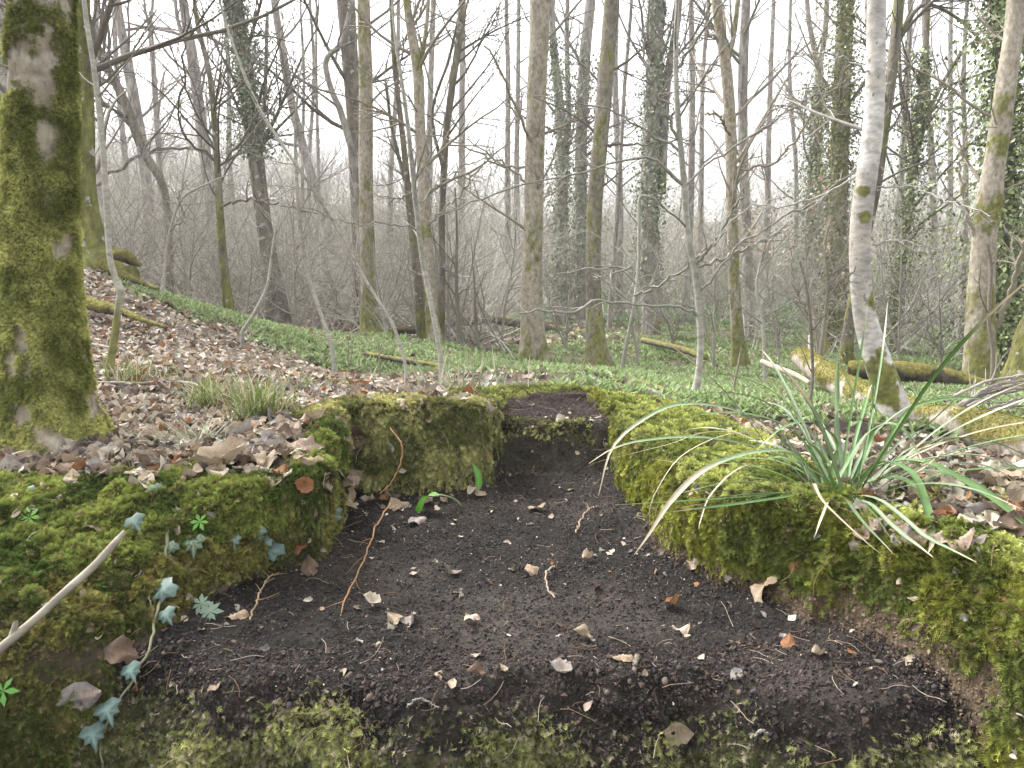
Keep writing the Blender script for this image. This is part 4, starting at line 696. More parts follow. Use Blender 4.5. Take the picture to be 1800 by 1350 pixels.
thicket('thicket', 500, infr*(1-.35*sst(1000, 1350, fu))*(fC[:, 1] > 34)*(fC[:, 1] < 80)/fC[:, 1]**1.6, (1.5, 3.0), TW, 'far leafless wood on the rising ground')
thicket('thicket', 120, infr*(fC[:, 1] > 80)*(fC[:, 1] < 150)/fC[:, 1]**1.6, (2.4, 4.2), TW, 'farthest leafless wood on the skyline')
thicket('thicket', 90, (fu > 1230)*(fu < 2150)*(fC[:, 1] > 13)*(fC[:, 1] < 30)/fC[:, 1]**1.2, (.7, 1.3), TR, 'olive-tinged bare brush on the right')
BS = [bush(i, h=9, n2=70, n3=190, stems=2, lean=.10, wg=.06) for i in range(7)]
thicket('thicket', 230, infr*(fC[:, 1] > 22)*(fC[:, 1] < 55)/fC[:, 1]**1.2, (.8, 1.6), TW, 'tall slender bare trees and their twigs, massed against the sky')
# thin single saplings ---------------------------------------------------------
def thin(label, px, d, kind='grey', n=(4, 10, 16), ln=.4, limbs=()):
    return tree('sapling', label, px, d, kind, 0, int(px[0][0]), 0, 6, 40, n, ln, .2, mat=M_twig, cat='sapling', limbs=limbs, lump=.02)
thin('thin dark upright sapling left of the stout centre tree', [(840, 608, 7), (836, 560, 6), (834, 500, 4), (832, 470, 3)], 9, 'dark', (2, 4, 4), .4)
thin('slim brown sapling in the green hollow left of the stout centre tree', [(810, 620, 9), (806, 570, 8), (802, 490, 6), (803, 400, 4), (800, 330, 3)], 9, 'dark', (6, 30, 40), .9)
thin('slender grey sapling leaning right out of the left leaf slope', [(425, 585, 7), (450, 545, 6), (470, 500, 5), (480, 430, 4), (490, 380, 3)], 4.6, 'pale', (5, 12, 16), .35)
thin('forked pale sapling on the crest of the left slope', [(284, 526, 6), (290, 470, 5), (298, 410, 5), (320, 350, 4), (360, 325, 3), (420, 300, 2)], 5.6, 'pale', (6, 18, 24), .5, [((300, 405, 4), (330, 380, 3), (325, 350, 3), (345, 320, 2))])
thin('dark pencil-thin sapling in front of the fallen mossy log', [(1420, 725, 7), (1428, 670, 6), (1426, 590, 6), (1420, 520, 5), (1412, 480, 4), (1406, 460, 3)], 3.1, 'dark', (3, 4, 2), .2, [((1424, 560, 3), (1400, 500, 2), (1400, 440, 2)), ((1428, 580, 3), (1450, 520, 2), (1458, 470, 2))])
thin('dark thin sapling rising between the brushwood and the thick leaning tree', [(1728, 745, 8), (1740, 690, 7), (1745, 620, 7), (1738, 560, 7), (1742, 470, 6), (1736, 430, 5)], 3.6, 'dark', (2, 4, 4), .25)
thin('slim dark sapling with upswept twigs behind the log', [(1440, 640, 9), (1450, 560, 7), (1456, 500, 6), (1450, 430, 5), (1462, 380, 4)], 6, 'dark', (9, 24, 30), .5)
thin('knee-high dark seedling on the left of the curved-foot sapling', [(1288, 690, 5), (1298, 640, 4), (1303, 610, 2)], 4, 'dark', (1, 2, 0), .15)
thin('thin seedling in the leaf litter right of the bending sapling', [(614, 690, 3), (613, 640, 3), (612, 600, 2)], 4.2, 'dark', (2, 3, 0), .2)
thin('fine seedling beside the long leaning sapling', [(667, 690, 4), (668, 650, 3), (665, 600, 2)], 3.2, 'dark', (3, 4, 0), .12)
# the beech sapling that kept its dead leaves
rt_, Pt, R = thin('bare beech sapling still hung with pale papery leaves, right of centre', [(1345, 650, 7), (1340, 560, 6), (1330, 500, 5), (1350, 430, 4), (1385, 390, 3)], 6, 'grey', (14, 60, 90), .75)
br = [o for o in rt_.children if o.name.startswith('branches')][0]; me = br.data; co = np.empty(len(me.vertices)*3, np.float32); me.vertices.foreach_get('co', co); co = co.reshape(-1, 3)+np.array(rt_.location)
co = co[(co[:, 2] > P(1300, 590, 6)[2])]; pk = co[rng.integers(0, len(co), 150)]; T, F, ve = leafmesh(500, 3, 5); X, Y, Z = frames(rng.normal(size=(150, 3)), np.array([0, 0, -1.])+rng.normal(size=(150, 3))*.5)
V, FF = place(T, F, pk, X, Y, Z, U(.02, .045, 150)); part('leaves', V, FF, M_leaf, rt_, np.repeat(np.array([LC['pale'], LC['tan'], (.42, .27, .17)])[rng.integers(0, 3, 150)], len(T), 0))
# foreground arching twigs crossing the middle, each from its own sapling out left/right
# ------------------------------------------------------------------ fallen logs
def log(name, label, px, kind, moss, seed, N=120, sides=30, mat=None, lump=.06, dark=None, cat='log', sprigs=0):
    """px rows: u, v of the axis, width, depth"""
    pts = np.array([np.r_[P(u, v, d), w_/2/1300*d] for u, v, w_, d in px]); s = spline(pts, N); Pt, R = s[:, :3], s[:, 3]
    Pt = np.r_[Pt[:1], Pt, Pt[-1:]]; R = np.r_[R[:1]*.02, R, R[-1:]*.02]; V, F = tubes(Pt[None], R[None], sides); ctr = np.repeat(Pt, sides, 0); dv = nrm(V-ctr); rr = np.repeat(R, sides)
    wob = fbm(V*(.4/np.mean(R)), 3, seed)-.5; V = V+dv*(rr*lump*3*wob)[:, None]
    a, b2 = BARK[kind]; c = lerp(np.array(a), np.array(b2), sst(.3, .7, fbm(V*20, 3, seed))[:, None])
    if dark: c = lerp(np.array(dark), c*.6, sst(.4, .6, fbm(V*14, 3, seed+1))[:, None])
    g = sst(-.04, .05, fbm(V*6, 4, seed+2)-(1-moss)+.35*(dv[:, 2]-.3)); V = V+dv*(g*.12*rr*(.3+fbm(V*50, 2, 4)))[:, None]
    c = lerp(c, np.array([.17, .15, .04])*(.4+1.2*fbm(V*30, 3, 2))[:, None], (g*.92)[:, None])
    root = empty(name, tuple(Pt[1]-[0, 0, R[1]]), label, cat); part('trunk', V, F, mat or M_barkfine, root, c)
    if sprigs:
        fv = V[F]; fa = .5*np.linalg.norm(np.cross(fv[:, 2]-fv[:, 0], fv[:, 3]-fv[:, 1]), axis=1)
        tag(moss_on(root, fv, dv[F].mean(1), fa*g[F].mean(1)+1e-12, sprigs, .011, [(.11, .11, .018), (.27, .25, .045)], seed), kind='stuff')
    return root
log('fallen_log', 'long fallen trunk, yellow moss at the far end and pale bark near, right side', [(1408, 628, 34, 4.8), (1440, 652, 40, 4.4), (1500, 690, 46, 3.8), (1560, 715, 54, 3.35), (1640, 745, 62, 3.0), (1720, 758, 74, 2.75), (1800, 782, 84, 2.5), (1950, 822, 100, 2.25), (2150, 890, 118, 2.0)], 'beech', .40, 7, 220, 40, M_barkfine, .06, sprigs=16000)
log('fallen_branch', 'pale bare branch lying behind the mossy end of the big log', [(1340, 636, 10, 5.2), (1370, 648, 10, 4.9), (1400, 660, 10, 4.6), (1424, 674, 9, 4.3)], 'beech', .1, 9, 40, 10, M_smooth, cat='branch')
log('snag', 'splintered upright stub at the far end of the big fallen trunk', [(1428, 640, 14, 4.75), (1426, 615, 12, 4.75), (1424, 592, 6, 4.75), (1427, 585, 2, 4.75)], 'white', .3, 10, 20, 8, M_smooth, .2, cat='stub')
log('fallen_log', 'dark mossy log lying behind the white trunk', [(1490, 648, 26, 6.6), (1540, 652, 34, 6.5), (1600, 655, 34, 6.4), (1680, 668, 30, 6.3), (1730, 680, 26, 6.2)], 'dark', .52, 11, 80, 20, M_rotten, .12, (.05, .04, .03), sprigs=2500)
log('fallen_log', 'long half-rotten log across the green hollow, centre left', [(700, 590, 12, 13), (780, 570, 14, 13.3), (860, 562, 15, 13.6), (930, 572, 14, 14), (1040, 590, 10, 14)], 'grey', .42, 12, 90, 12, M_rotten, .2, (.12, .10, .08))
log('fallen_log', 'dark log in the hollow left of centre, beside the white-flecked trees', [(640, 596, 10, 11), (700, 582, 13, 11), (740, 580, 12, 11.4)], 'dark', .42, 13, 40, 12, M_rotten, .15, (.06, .05, .04))
log('fallen_log', 'thin mossy log right of the leaning dark tree', [(1130, 598, 10, 12), (1190, 612, 11, 10), (1240, 628, 10, 8.6)], 'dark', .55, 14, 50, 10, M_rotten, .15, (.09, .07, .05))
log('rotten_log', 'low black rotting log behind the far rim of the pit', [(935, 652, 12, 5.6), (980, 656, 15, 5.4), (1020, 660, 16, 5.2), (1080, 668, 12, 5.0)], 'dark', .2, 15, 60, 14, M_rotten, .3, (.035, .028, .025))
log('mossy_branch', 'long mossy branch lying along the crest left of the pit rim', [(645, 622, 7, 5.6), (720, 636, 10, 5.2), (800, 648, 9, 5.0), (880, 655, 7, 4.9)], 'dark', .6, 16, 60, 10, M_rotten, .2, (.06, .05, .04))
log('mossy_log', 'short mossy log on the slope right of the mossy trunk', [(148, 532, 20, 4.6), (180, 540, 20, 4.5), (215, 548, 14, 4.4), (245, 560, 9, 4.3), (292, 576, 6, 4.2)], 'dark', .55, 17, 60, 16, M_rotten, .2, (.06, .045, .035), sprigs=1600)
log('mossy_log', 'mossy root plate stub on the upper slope behind the kinked sapling', [(196, 446, 16, 6.0), (220, 452, 22, 6.0), (246, 466, 8, 6.0)], 'dark', .58, 18, 40, 14, M_rotten, .25, (.04, .03, .025), sprigs=900)
log('mossy_root', 'mossy root running down the crest from the hidden tree', [(180, 466, 26, 6.1), (215, 484, 16, 6.0), (250, 498, 10, 5.9), (278, 508, 6, 5.8)], 'dark', .62, 19, 40, 12, M_rotten, .2, (.07, .06, .04), cat='root', sprigs=900)
log('mossy_log', 'mossy log poking out left of the thick trunk', [(-60, 505, 30, 4.6), (0, 512, 30, 4.6), (22, 516, 24, 4.6)], 'dark', .5, 20, 40, 14, M_rotten, .15, (.05, .04, .03), sprigs=700)
def stick(name, label, px, kind='grey', mat=None, cat='stick', sides=7, n=30, jit=.0, tw=0):
    pts = np.array([np.r_[P(u, v, d), w_/2/1300*d] for u, v, w_, d in px]); s = spline(pts, n); q = s[:, :3]; q[1:-1] += rng.normal(size=(n-2, 3))*jit
    V, F = tubes(q[None], s[None, :, 3], sides); A = Acc(); c = lerp(np.array(BARK[kind][0]), np.array(BARK[kind][1]), fbm(V*40, 2, 5)[:, None]); A.add(V, F, c)
    if tw:
        st, dr, L, r = spawn(q[None], s[None, :, 3], tw, .6, (.1, .3), .15, .5); B = grow(st, dr, L, 5, .2, 0); V, F = tubes(B, np.maximum(r, .0006)[:, None]*np.linspace(1, .4, 5), 5); A.add(V, F, np.array(BARK[kind][0]))
    V, F, c = A.get(); o = link(name, mesh(name, V, F, mat or M_twig, c)); return tag(o, label, cat)
stick('twig', 'thick bare twig jutting up from the lower left corner, nearest the camera', [(-60, 1190, 18, .66), (0, 1140, 17, .68), (60, 1090, 15, .70), (120, 1035, 14, .72), (165, 995, 14, .735), (195, 962, 13, .75), (220, 934, 9, .76)], 'beech', M_smooth, 'twig', 14, 50)
bpy.data.objects['twig'].data.materials[0] = M_smooth
stick('twig_stub', 'short side spur at the base of the nearest twig', [(18, 1128, 12, .685), (24, 1110, 12, .69), (28, 1092, 8, .69)], 'beech', M_smooth, 'twig', 10, 10)
def surf_stick(name, label, px, w0, w1, kind='grey', cat='stick', lift=.008, tw=0, mat=None, rgb=None):
    h = hit([a for a, _ in px], [b for _, b in px]); h = h[~np.isnan(h[:, 0])]; n = 34; s = spline(h, n); s[:, 2] = np.maximum(s[:, 2], ground(s[:, 0], s[:, 1])+lift*.5)+lift*np.sin(np.linspace(0, pi, n)); s[1:-1] += rng.normal(size=(n-2, 3))*.0012
    R = np.linspace(w0, w1, n)/2/1300*s[:, 1]; V, F = tubes(s[None], R[None], 7); A = Acc(); base = np.array(rgb if rgb else BARK[kind][0]); A.add(V, F, base*(.8+.4*fbm(V*60, 2, 3))[:, None])
    if tw:
        st, dr, L, r = spawn(s[None], R[None], tw, .6, (.1, .3), .15, .6); dr[:, 2] = np.abs(dr[:, 2])*.5; B = grow(st, dr, L, 5, .2, 0); V, F = tubes(B, np.maximum(r, .0005)[:, None]*np.linspace(1, .4, 5), 5); A.add(V, F, base)
    V, F, c = A.get(); return tag(link(name, mesh(name, V, F, mat or M_twig, c)), label, cat)
surf_stick('stick', 'long pale stick running down the leaf slope to the grass tuft', [(150, 605), (215, 618), (245, 640), (290, 668), (318, 690)], 6, 5, 'pale', tw=4)
surf_stick('stick', 'bent grey twig touching the kinked sapling on the slope', [(235, 616), (252, 606), (266, 590)], 6, 4, 'grey')
surf_stick('stick', 'thin brown stick across the litter in front of the grass tuft', [(165, 678), (240, 684), (320, 684), (370, 702), (415, 722), (440, 760)], 6, 3, 'beech', lift=.02)
surf_stick('stick', 'pale stick lying on the mid slope among leaves', [(420, 610), (460, 625), (500, 640)], 4, 3, 'pale')
surf_stick('stick', 'pale rod in the moss right of the far rim', [(1128, 690), (1160, 705), (1195, 712)], 9, 5, 'pale', lift=.02)
surf_stick('mossy_stick', 'mossy rod curving over the far right of the pit rim', [(1060, 678), (1110, 680), (1160, 695), (1220, 715)], 10, 8, 'dark', 'stick', .02, rgb=(.14, .14, .03))
surf_stick('stick', 'small white stick on the back step', [(685, 720), (700, 700), (715, 690)], 3, 2, 'white', lift=.02)
surf_stick('root', 'forked pale rootlet standing on the soil toward the channel', [(1012, 940), (1030, 910), (1052, 893)], 3, 2, lift=.01, rgb=(.3, .22, .15), tw=2)
surf_stick('root', 'crooked pale stalk on the soil right of centre', [(975, 1000), (960, 1020), (963, 1045), (975, 1055)], 4, 3, lift=.01, rgb=(.25, .2, .15), tw=1)
surf_stick('root', 'dark stub of root near the front right of the soil', [(1115, 1190), (1122, 1162)], 9, 6, 'dark', lift=.01)
surf_stick('root', 'orange root coming out of the left bank foot', [(440, 1100), (462, 1062), (490, 1015)], 4, 2.5, lift=.02, rgb=(.2, .14, .08), tw=6)
surf_stick('stick', 'pale twig at the front edge of the soil', [(715, 1248), (770, 1252)], 4, 3, 'grey')
surf_stick('stick', 'grey twig lying on the lower right moss', [(1320, 1310), (1350, 1298)], 7, 6, 'pale')
for i in range(9):   # brushwood heap behind the log
    v = 680+6.5*i; u = U(1620, 1700)
    stick('brushwood_stick', 'thin grey stick, '+['topmost', 'second from the top', 'third from the top', 'fourth from the top', 'the middle one', 'fourth from the bottom', 'third from the bottom', 'second from the bottom', 'lowest'][i]+' in the brushwood heap behind the log', [(u, v+U(0, 40), 6, 3.2), (u+90, v-12+U(-12, 12), 5, 3.3), (u+190, v-20+U(-25, 25), 4, 3.4), (u+300, v-10+U(-35, 30), 3, 3.5)], 'grey', None, 'stick', 6, 24, .003, 6)['group'] = 'brushwood sticks behind the log'
# hanging root threads (in front of the block face)
stick('root_thread', 'thin orange root thread hanging down the face of the squared block', [(686, 752, 2, 1.84), (705, 780, 3, 1.80), (705, 810, 3, 1.79), (690, 845, 2.5, 1.78), (668, 868, 2, 1.76)], 'beech', M_twig, 'root', jit=.0012)
stick('root_thread', 'long orange root trailing from the leaf heap over the dark soil', [(686, 885, 3, 1.70), (664, 920, 2.8, 1.56), (648, 962, 2.8, 1.44), (627, 1010, 2.5, 1.32), (606, 1055, 3, 1.23), (598, 1088, 2, 1.18)], 'beech', M_twig, 'root', jit=.0012, tw=5)
for o in bpy.data.objects:
    if o.name.startswith('root_thread'):
        a = o.data.attributes['Col'].data; c = np.empty(len(a)*4, np.float32); a.foreach_get('color', c); c = c.reshape(-1, 4)*[.95, .62, .36, 1]; a.foreach_set('color', c.ravel().astype(np.float32))
# ------------------------------------------------------------------ green ground plants
def herbs(name, wt, n, s, cset, lab, leaves=4, cat='ground cover'):
    p, n_, k = scatter(wt, n); A = Acc(); T = np.array([(0, 0, 0), (.16, .45, .12), (0, 1, 0), (-.16, .45, .12), (0, .5, .0)]); F = np.array([(0, 1, 4), (1, 2, 4), (2, 3, 4), (3, 0, 4)])
    for j in range(leaves):
        az = U(0, 2*pi, n); el = U(.15, 1.1, n); d = np.c_[np.cos(az)*np.cos(el), np.sin(az)*np.cos(el), np.sin(el)]; Y = d; X = nrm(np.cross(d, [0, 0, 1.])); Z = np.cross(X, Y)
        V, FF = place(T, F, p+n_*.005, X, Y, Z, U(s*.5, s*1.3, n)); c = np.array(cset)[rng.integers(0, len(cset), n)]*U(.7, 1.3, (n, 1)); A.add(V, FF, np.repeat(c, 5, 0))
    V, F, c = A.get(); return tag(link(name, mesh(name, V, F, M_green, c, False)), lab, cat, None, 'stuff')
gmf = greenm[GF].mean(1)
GC = [(.23, .33, .12), (.30, .39, .17), (.17, .25, .08), (.35, .42, .22), (.24, .21, .15)]
herbs('green_plants', gmf**1.5*(fC[:, 1] < 7.5)*(fC[:, 1] > 2.65)*infr/fC[:, 1]**1.5*(.35+sst(.4, .6, fbm(fC*3, 3, 8))), 24000, .045, GC, 'low bright green wild plants carpeting the hollow')
herbs('green_plants', gmf**1.5*(fC[:, 1] >= 7.5)*(fC[:, 1] < 18)*infr/fC[:, 1]**1.5*(.2+sst(.4, .6, fbm(fC*1.2, 3, 9))), 26000, .09, GC, 'green plants between the trees in the middle distance')
herbs('green_plants', gmf**1.2*(fC[:, 1] >= 18)*(fC[:, 1] < 48)*infr/fC[:, 1]**1.5, 34000, .2, [(.17, .28, .11), (.23, .34, .15)], 'broad green carpet of plants on the far right slope')
crestw = (.15+sst(.4, .6, fbm(fC*3.5, 3, 18)))*np.exp(-((fC[:, 1]-np.interp(fu, [200, 400, 600, 800, 1000], [6.1, 5.7, 5.3, 4.7, 4.0]))/.38)**2)*(fu > 215)*(fu < 950)
herbs('green_plants', crestw, 4200, .055, [(.22, .28, .12), (.29, .34, .18), (.15, .20, .08)], 'fresh green plants in a band along the crest of the left slope')
# moss-dwelling small herbs on left bank
herbs('seedlings', isR*0+Lf*(ft > .2)*(ft < .99)*sst(.55, .65, fbm(fC*11, 2, 19))*(fC[:, 0] > -1.3), 130, .013, [(.12, .24, .04), (.16, .30, .06)], 'tiny bright green seedlings in the moss of the left bank', 5, 'seedlings')
# ------------------------------------------------------------------ grasses
def blade_mesh(q, W, fold=.35, n=18, twist=0., rgb=None, tipdry=0., seed=0, mat=None):
    """arching strap leaf along q with V cross-section"""
    s = spline(q, n); T = nrm(np.gradient(s, axis=0)); side = nrm(np.cross(T, np.array([0, 0, 1.])+1e-3)); side[:] = nrm(side+side.mean(0)*1.5)
    a = twist*np.linspace(0, 1, n)[:, None]; up = nrm(np.cross(side, T)); side = side*np.cos(a)+up*np.sin(a); up = nrm(np.cross(side, T))
    t = np.linspace(0, 1, n); w_ = W*np.minimum(1, (.45+t*3))*np.clip((1-t)*3.2, .04, 1)**.8
    V = np.stack([s-side*w_[:, None]*.5+up*w_[:, None]*fold*.5, s-side*w_[:, None]*.22+up*w_[:, None]*fold*.1, s, s+side*w_[:, None]*.22+up*w_[:, None]*fold*.1, s+side*w_[:, None]*.5+up*w_[:, None]*fold*.5], 1).reshape(-1, 3)
    i = np.arange(n*5).reshape(n, 5); F = np.stack([i[:-1, :-1], i[:-1, 1:], i[1:, 1:], i[1:, :-1]], -1).reshape(-1, 4)
    c = np.repeat(np.array(rgb)[None], n, 0)
    if tipdry > 0: c = lerp(c, np.array([.42, .35, .24]), sst(1-tipdry-.08, 1-tipdry+.08, t)[:, None])
    c = np.repeat(c, 5, 0)*np.tile([.85, 1.1, 1.35, 1.1, .85], n)[:, None]
    return V, F, c
clump0 = hit([1475], [868])[0]
sedge = empty('sedge_clump', tuple(clump0), 'large clump of long arching green sedge leaves on the right bank', 'sedge')
SB = [  # px path, depth base->tip, width, dry tip, colour key
    ([(1440, 862), (1385, 775), (1290, 722), (1190, 712), (1120, 745), (1075, 790), (1052, 872)], 1.42, 1.25, .011, .22, 0), ([(1450, 862), (1370, 800), (1240, 770), (1130, 775), (1075, 790), (1035, 815)], 1.4, 1.2, .011, .12, 0),
    ([(1470, 866), (1410, 805), (1330, 795), (1240, 825), (1180, 880), (1140, 940), (1115, 975)], 1.38, 1.12, .012, .45, 0), ([(1468, 862), (1470, 760), (1473, 606)], 1.42, 1.40, .0155, 0, 0),
    ([(1500, 866), (1508, 780), (1500, 700), (1470, 630), (1462, 600)], 1.45, 1.46, .012, 0, 0), ([(1500, 866), (1530, 780), (1533, 700), (1535, 655)], 1.42, 1.42, .013, 0, 1), ([(1490, 868), (1520, 770), (1560, 745), (1590, 758), (1615, 800), (1624, 815)], 1.36, 1.22, .014, .15, 1),
    ([(1500, 872), (1545, 820), (1620, 812), (1700, 850), (1760, 890), (1830, 950)], 1.34, 1.05, .020, .0, 1), ([(1505, 868), (1600, 815), (1700, 800), (1760, 812), (1830, 845)], 1.36, 1.2, .014, 0, 0), ([(1495, 872), (1545, 815), (1600, 830), (1628, 890), (1638, 950), (1632, 972)], 1.3, 1.02, .016, .22, 1),
    ([(1450, 860), (1430, 850), (1445, 880), (1490, 925), (1530, 960), (1560, 982)], 1.3, 1.0, .011, 1.0, 2), ([(1540, 860), (1640, 868), (1700, 880), (1740, 930), (1772, 990), (1748, 1040), (1745, 1080), (1765, 1122)], 1.28, .92, .009, .95, 2),
    ([(1480, 862), (1430, 770), (1360, 690), (1280, 660), (1220, 668), (1180, 690)], 1.48, 1.5, .010, .15, 0), ([(1470, 862), (1400, 760), (1340, 705), (1260, 690), (1200, 702)], 1.46, 1.4, .011, .0, 0), ([(1460, 862), (1415, 780), (1360, 740), (1280, 725), (1210, 732)], 1.44, 1.35, .012, 0, 1),
    ([(1485, 865), (1440, 780), (1430, 740), (1440, 700)], 1.42, 1.45, .010, 0, 1), ([(1455, 865), (1390, 830), (1310, 820), (1250, 870), (1232, 915), (1228, 930)], 1.34, 1.2, .010, .5, 0), ([(1500, 866), (1560, 800), (1590, 770), (1640, 750)], 1.42, 1.5, .008, 0, 0),
    ([(1480, 862), (1440, 740), (1400, 690)], 1.45, 1.6, .009, 0, 0), ([(1425, 850), (1395, 790), (1330, 765), (1240, 760), (1180, 780), (1100, 800), (1050, 812), (1030, 822)], 1.45, 1.3, .007, 1.0, 2), ([(1520, 872), (1560, 780), (1600, 720), (1680, 700), (1770, 705)], 1.42, 1.6, .010, 0, 1),
    ([(1450, 856), (1380, 780), (1300, 760), (1200, 800), (1150, 870), (1140, 905)], 1.42, 1.25, .006, 1.0, 2), ([(1530, 860), (1600, 830), (1700, 815), (1760, 830), (1800, 870)], 1.36, 1.2, .010, .1, 0), ([(1600, 850), (1612, 830), (1650, 800), (1666, 778)], 1.2, 1.2, .008, 1.0, 2),
    ([(1500, 868), (1600, 790), (1700, 770), (1800, 800), (1880, 870)], 1.38, 1.15, .012, .1, 0), ([(1505, 868), (1590, 830), (1690, 840), (1780, 900), (1830, 960)], 1.32, 1.05, .011, .15, 1), ([(1490, 862), (1540, 760), (1620, 705), (1720, 700), (1800, 730)], 1.44, 1.5, .009, .1, 0),
    ([(1510, 868), (1560, 840), (1610, 855), (1640, 900)], 1.3, 1.12, .012, .1, 1), ([(1500, 862), (1470, 780), (1430, 745), (1380, 750), (1330, 790)], 1.38, 1.25, .010, .1, 1)]
SC = [(.145, .20, .105), (.09, .165, .045), (.40, .33, .22)]
for px, d0, d1, W, dry, ck in SB:
    n = len(px); q = np.array([P(u, v, lerp(d0, d1, i/(n-1))) for i, (u, v) in enumerate(px)]); q[0] = clump0+[U(-.05, .05), U(-.03, .03), -.01]
    V, F, c = blade_mesh(q, W*(.6 if ck == 2 else .88), rgb=np.array(SC[ck])*U(.85, 1.15), tipdry=dry, n=26, twist=U(-.8, .8)); part('blade', V, F, M_blade, sedge, c)
for i in range(72):
    a = U(0, 2*pi); L = U(.16, .52); lean = U(.5, 2.3); b0 = clump0+np.array([cos(a)*U(0, .09), sin(a)*U(0, .05), -.01]); dr = np.array([cos(a)*lean, sin(a)*lean*.8, 1]); dr /= np.linalg.norm(dr)
    q = grow(b0[None], dr[None], np.array([L]), 7, .04, -.16*lean)[0]; q[1:, 2] = np.maximum(q[1:, 2], clump0[2]+.01)
    ck = rng.choice(3, p=[.44, .5, .06]); V, F, c = blade_mesh(q, U(.004, .0078), rgb=np.array(SC[ck])*U(.7, 1.1), tipdry=U(0, .35), n=14, twist=U(-1, 1)); part('blade', V, F, M_blade, sedge, c)
def tuft(label, u, v, n, L, W, cs, name='grass_tuft', ds=.04, leanr=(.1, .9)):
    c0 = hit([u], [v])[0]; A = Acc()
    for i in range(n):
        a = U(0, 2*pi); ln = U(*leanr); b0 = c0+np.array([rng.normal()*ds, rng.normal()*ds*.6, -.006]); dr = nrm(np.array([cos(a)*ln, sin(a)*ln, 1])); q = grow(b0[None], dr[None], np.array([U(.5, 1)*L]), 6, .06, -.07)[0]
        V, F, c = blade_mesh(q, W*U(.6, 1.2), rgb=np.array(cs[rng.integers(len(cs))])*U(.8, 1.2), n=8, tipdry=U(-.2, .3), twist=U(-1, 1)); A.add(V, F, c)
    V, F, c = A.get(); o = link(name, mesh(name, V-c0, F, M_blade, c)); o.location = c0; return tag(o, label, 'grass')
GG = [(.15, .21, .05), (.19, .25, .08), (.12, .17, .04), (.42, .37, .24)]; GB = [(.17, .22, .13), (.22, .27, .18), (.42, .38, .28)]
tuft('bright green grass tuft on the left bank, the right-hand and densest one', 458, 742, 170, .17, .0038, GG, ds=.035)
tuft('green grass tuft with dead leaves in it, left of the densest tuft', 372, 722, 120, .17, .0036, GG, ds=.035)
tuft('low blue-green grass tuft at the front of the left bank top', 350, 790, 90, .13, .0036, GB, ds=.03, leanr=(.5, 1.6))
tuft('thin pale grass at the foot of the kinked sapling', 235, 676, 90, .14, .003, GG, ds=.06)
tuft('low green grass around the foot of the bending sapling', 560, 692, 50, .11, .003, GG, ds=.08)
tuft('blue-green sedge sprouts behind the rim left of the channel', 830, 690, 44, .19, .006, GB, ds=.09, name='sedge_tuft')
tuft('small grass tuft beside the whitish sapling at the channel', 790, 694, 26, .10, .004, GG, ds=.05)
# ------------------------------------------------------------------ ivy on the left bank
def ivy_leaf(size):
    o = [(0, -.5), (.30, -.62), (.62, -.28), (.38, -.05), (.42, .22), (.16, .22), (0, .75), (-.16, .22), (-.42, .22), (-.38, -.05), (-.62, -.28), (-.30, -.62)]
    n = 12; out = np.array([(a, b2, -.18*abs(a)-.1*abs(b2)) for a, b2 in o]); mid = np.array([(a*.5, b2*.5-.02, .03) for a, b2 in o]); V = np.r_[[(0, -.1, .05)], mid, out]
    F = []; 
    for i in range(n):
        j = (i+1) % n; F += [(0, 1+i, 1+j, 1+j), (1+i, 1+n+i, 1+n+j, 1+j)]
    Ft = []
    for f in F: Ft += [(f[0], f[1], f[2])] + ([(f[0], f[2], f[3])] if f[2] != f[3] else [])
    return V*size, np.array(Ft), np.r_[[1.7], np.array([1.1, .7, 1.5, .7, 1.4, .8, 1.7, .8, 1.4, .7, 1.5, .7]), np.full(12, .8)]
def vine(label, px, leaves, rgb, w_=5):
    h = hit([a for a, _ in px], [b for _, b in px]); s = spline(h, 40); s += np.array([0, -.012, .004]); s[1:-1] += rng.normal(size=(38, 3))*.001; R = np.linspace(w_, w_*.5, 40)/2/1300*s[:, 1]
    root = empty('ivy_vine', tuple(h[0]), label, 'ivy'); V, F = tubes(s[None], R[None], 6); part('stem', V, F, M_twig, root, np.array([.2, .2, .12]))
    for u, v, sz in leaves:
        p = hit([u], [v])[0]
        if np.isnan(p[0]): continue
        T, F, cc = ivy_leaf(sz/1300*p[1]*.92); nrm_ = nrm(np.array([U(-.4, .4), -1.0, .75+U(-.3, .3)])); n1_ = nrm(nrm_[None]); X, Y, Z = frames(n1_, np.array([[U(-.8, .8), -.2, -1]]))
        V, FF = place(T, F, (p+np.array([0, -.022, .012]))[None], X, Y, Z, np.ones(1)); part('leaf', V, FF, M_ivy, root, (np.array(rgb)[None]*cc[:, None])*U(.85, 1.15))
IVB = (.085, .135, .115)
vine('ivy vine with blue-green leaves trailing down the lower left bank', [(300, 930), (296, 1000), (292, 1040), (278, 1090), (268, 1140), (235, 1200), (205, 1250), (185, 1300), (190, 1348)], [(295, 1042, 48), (245, 1182, 36), (205, 1250, 46), (180, 1292, 44), (306, 1085, 34)], IVB, 7)
vine('short ivy shoot with large blue-green leaves in the left bank middle', [(455, 930), (468, 955), (478, 975)], [(455, 945, 36), (480, 975, 46), (468, 958, 30), (420, 957, 24)], IVB, 4)
vine('single dusky ivy leaf shoot above the trailing ivy vine', [(330, 950), (355, 962)], [(350, 962, 40), (312, 968, 24)], (.09, .13, .08), 3)
vine('ivy leaf at the inner corner of the left bank', [(575, 890), (588, 912)], [(588, 914, 40)], IVB, 3)
vine('green stem looping down the left bank beside the foreground twig', [(225, 950), (250, 975), (262, 1020), (275, 1080)], [(60, 870, 26)], (.12, .2, .14), 4)
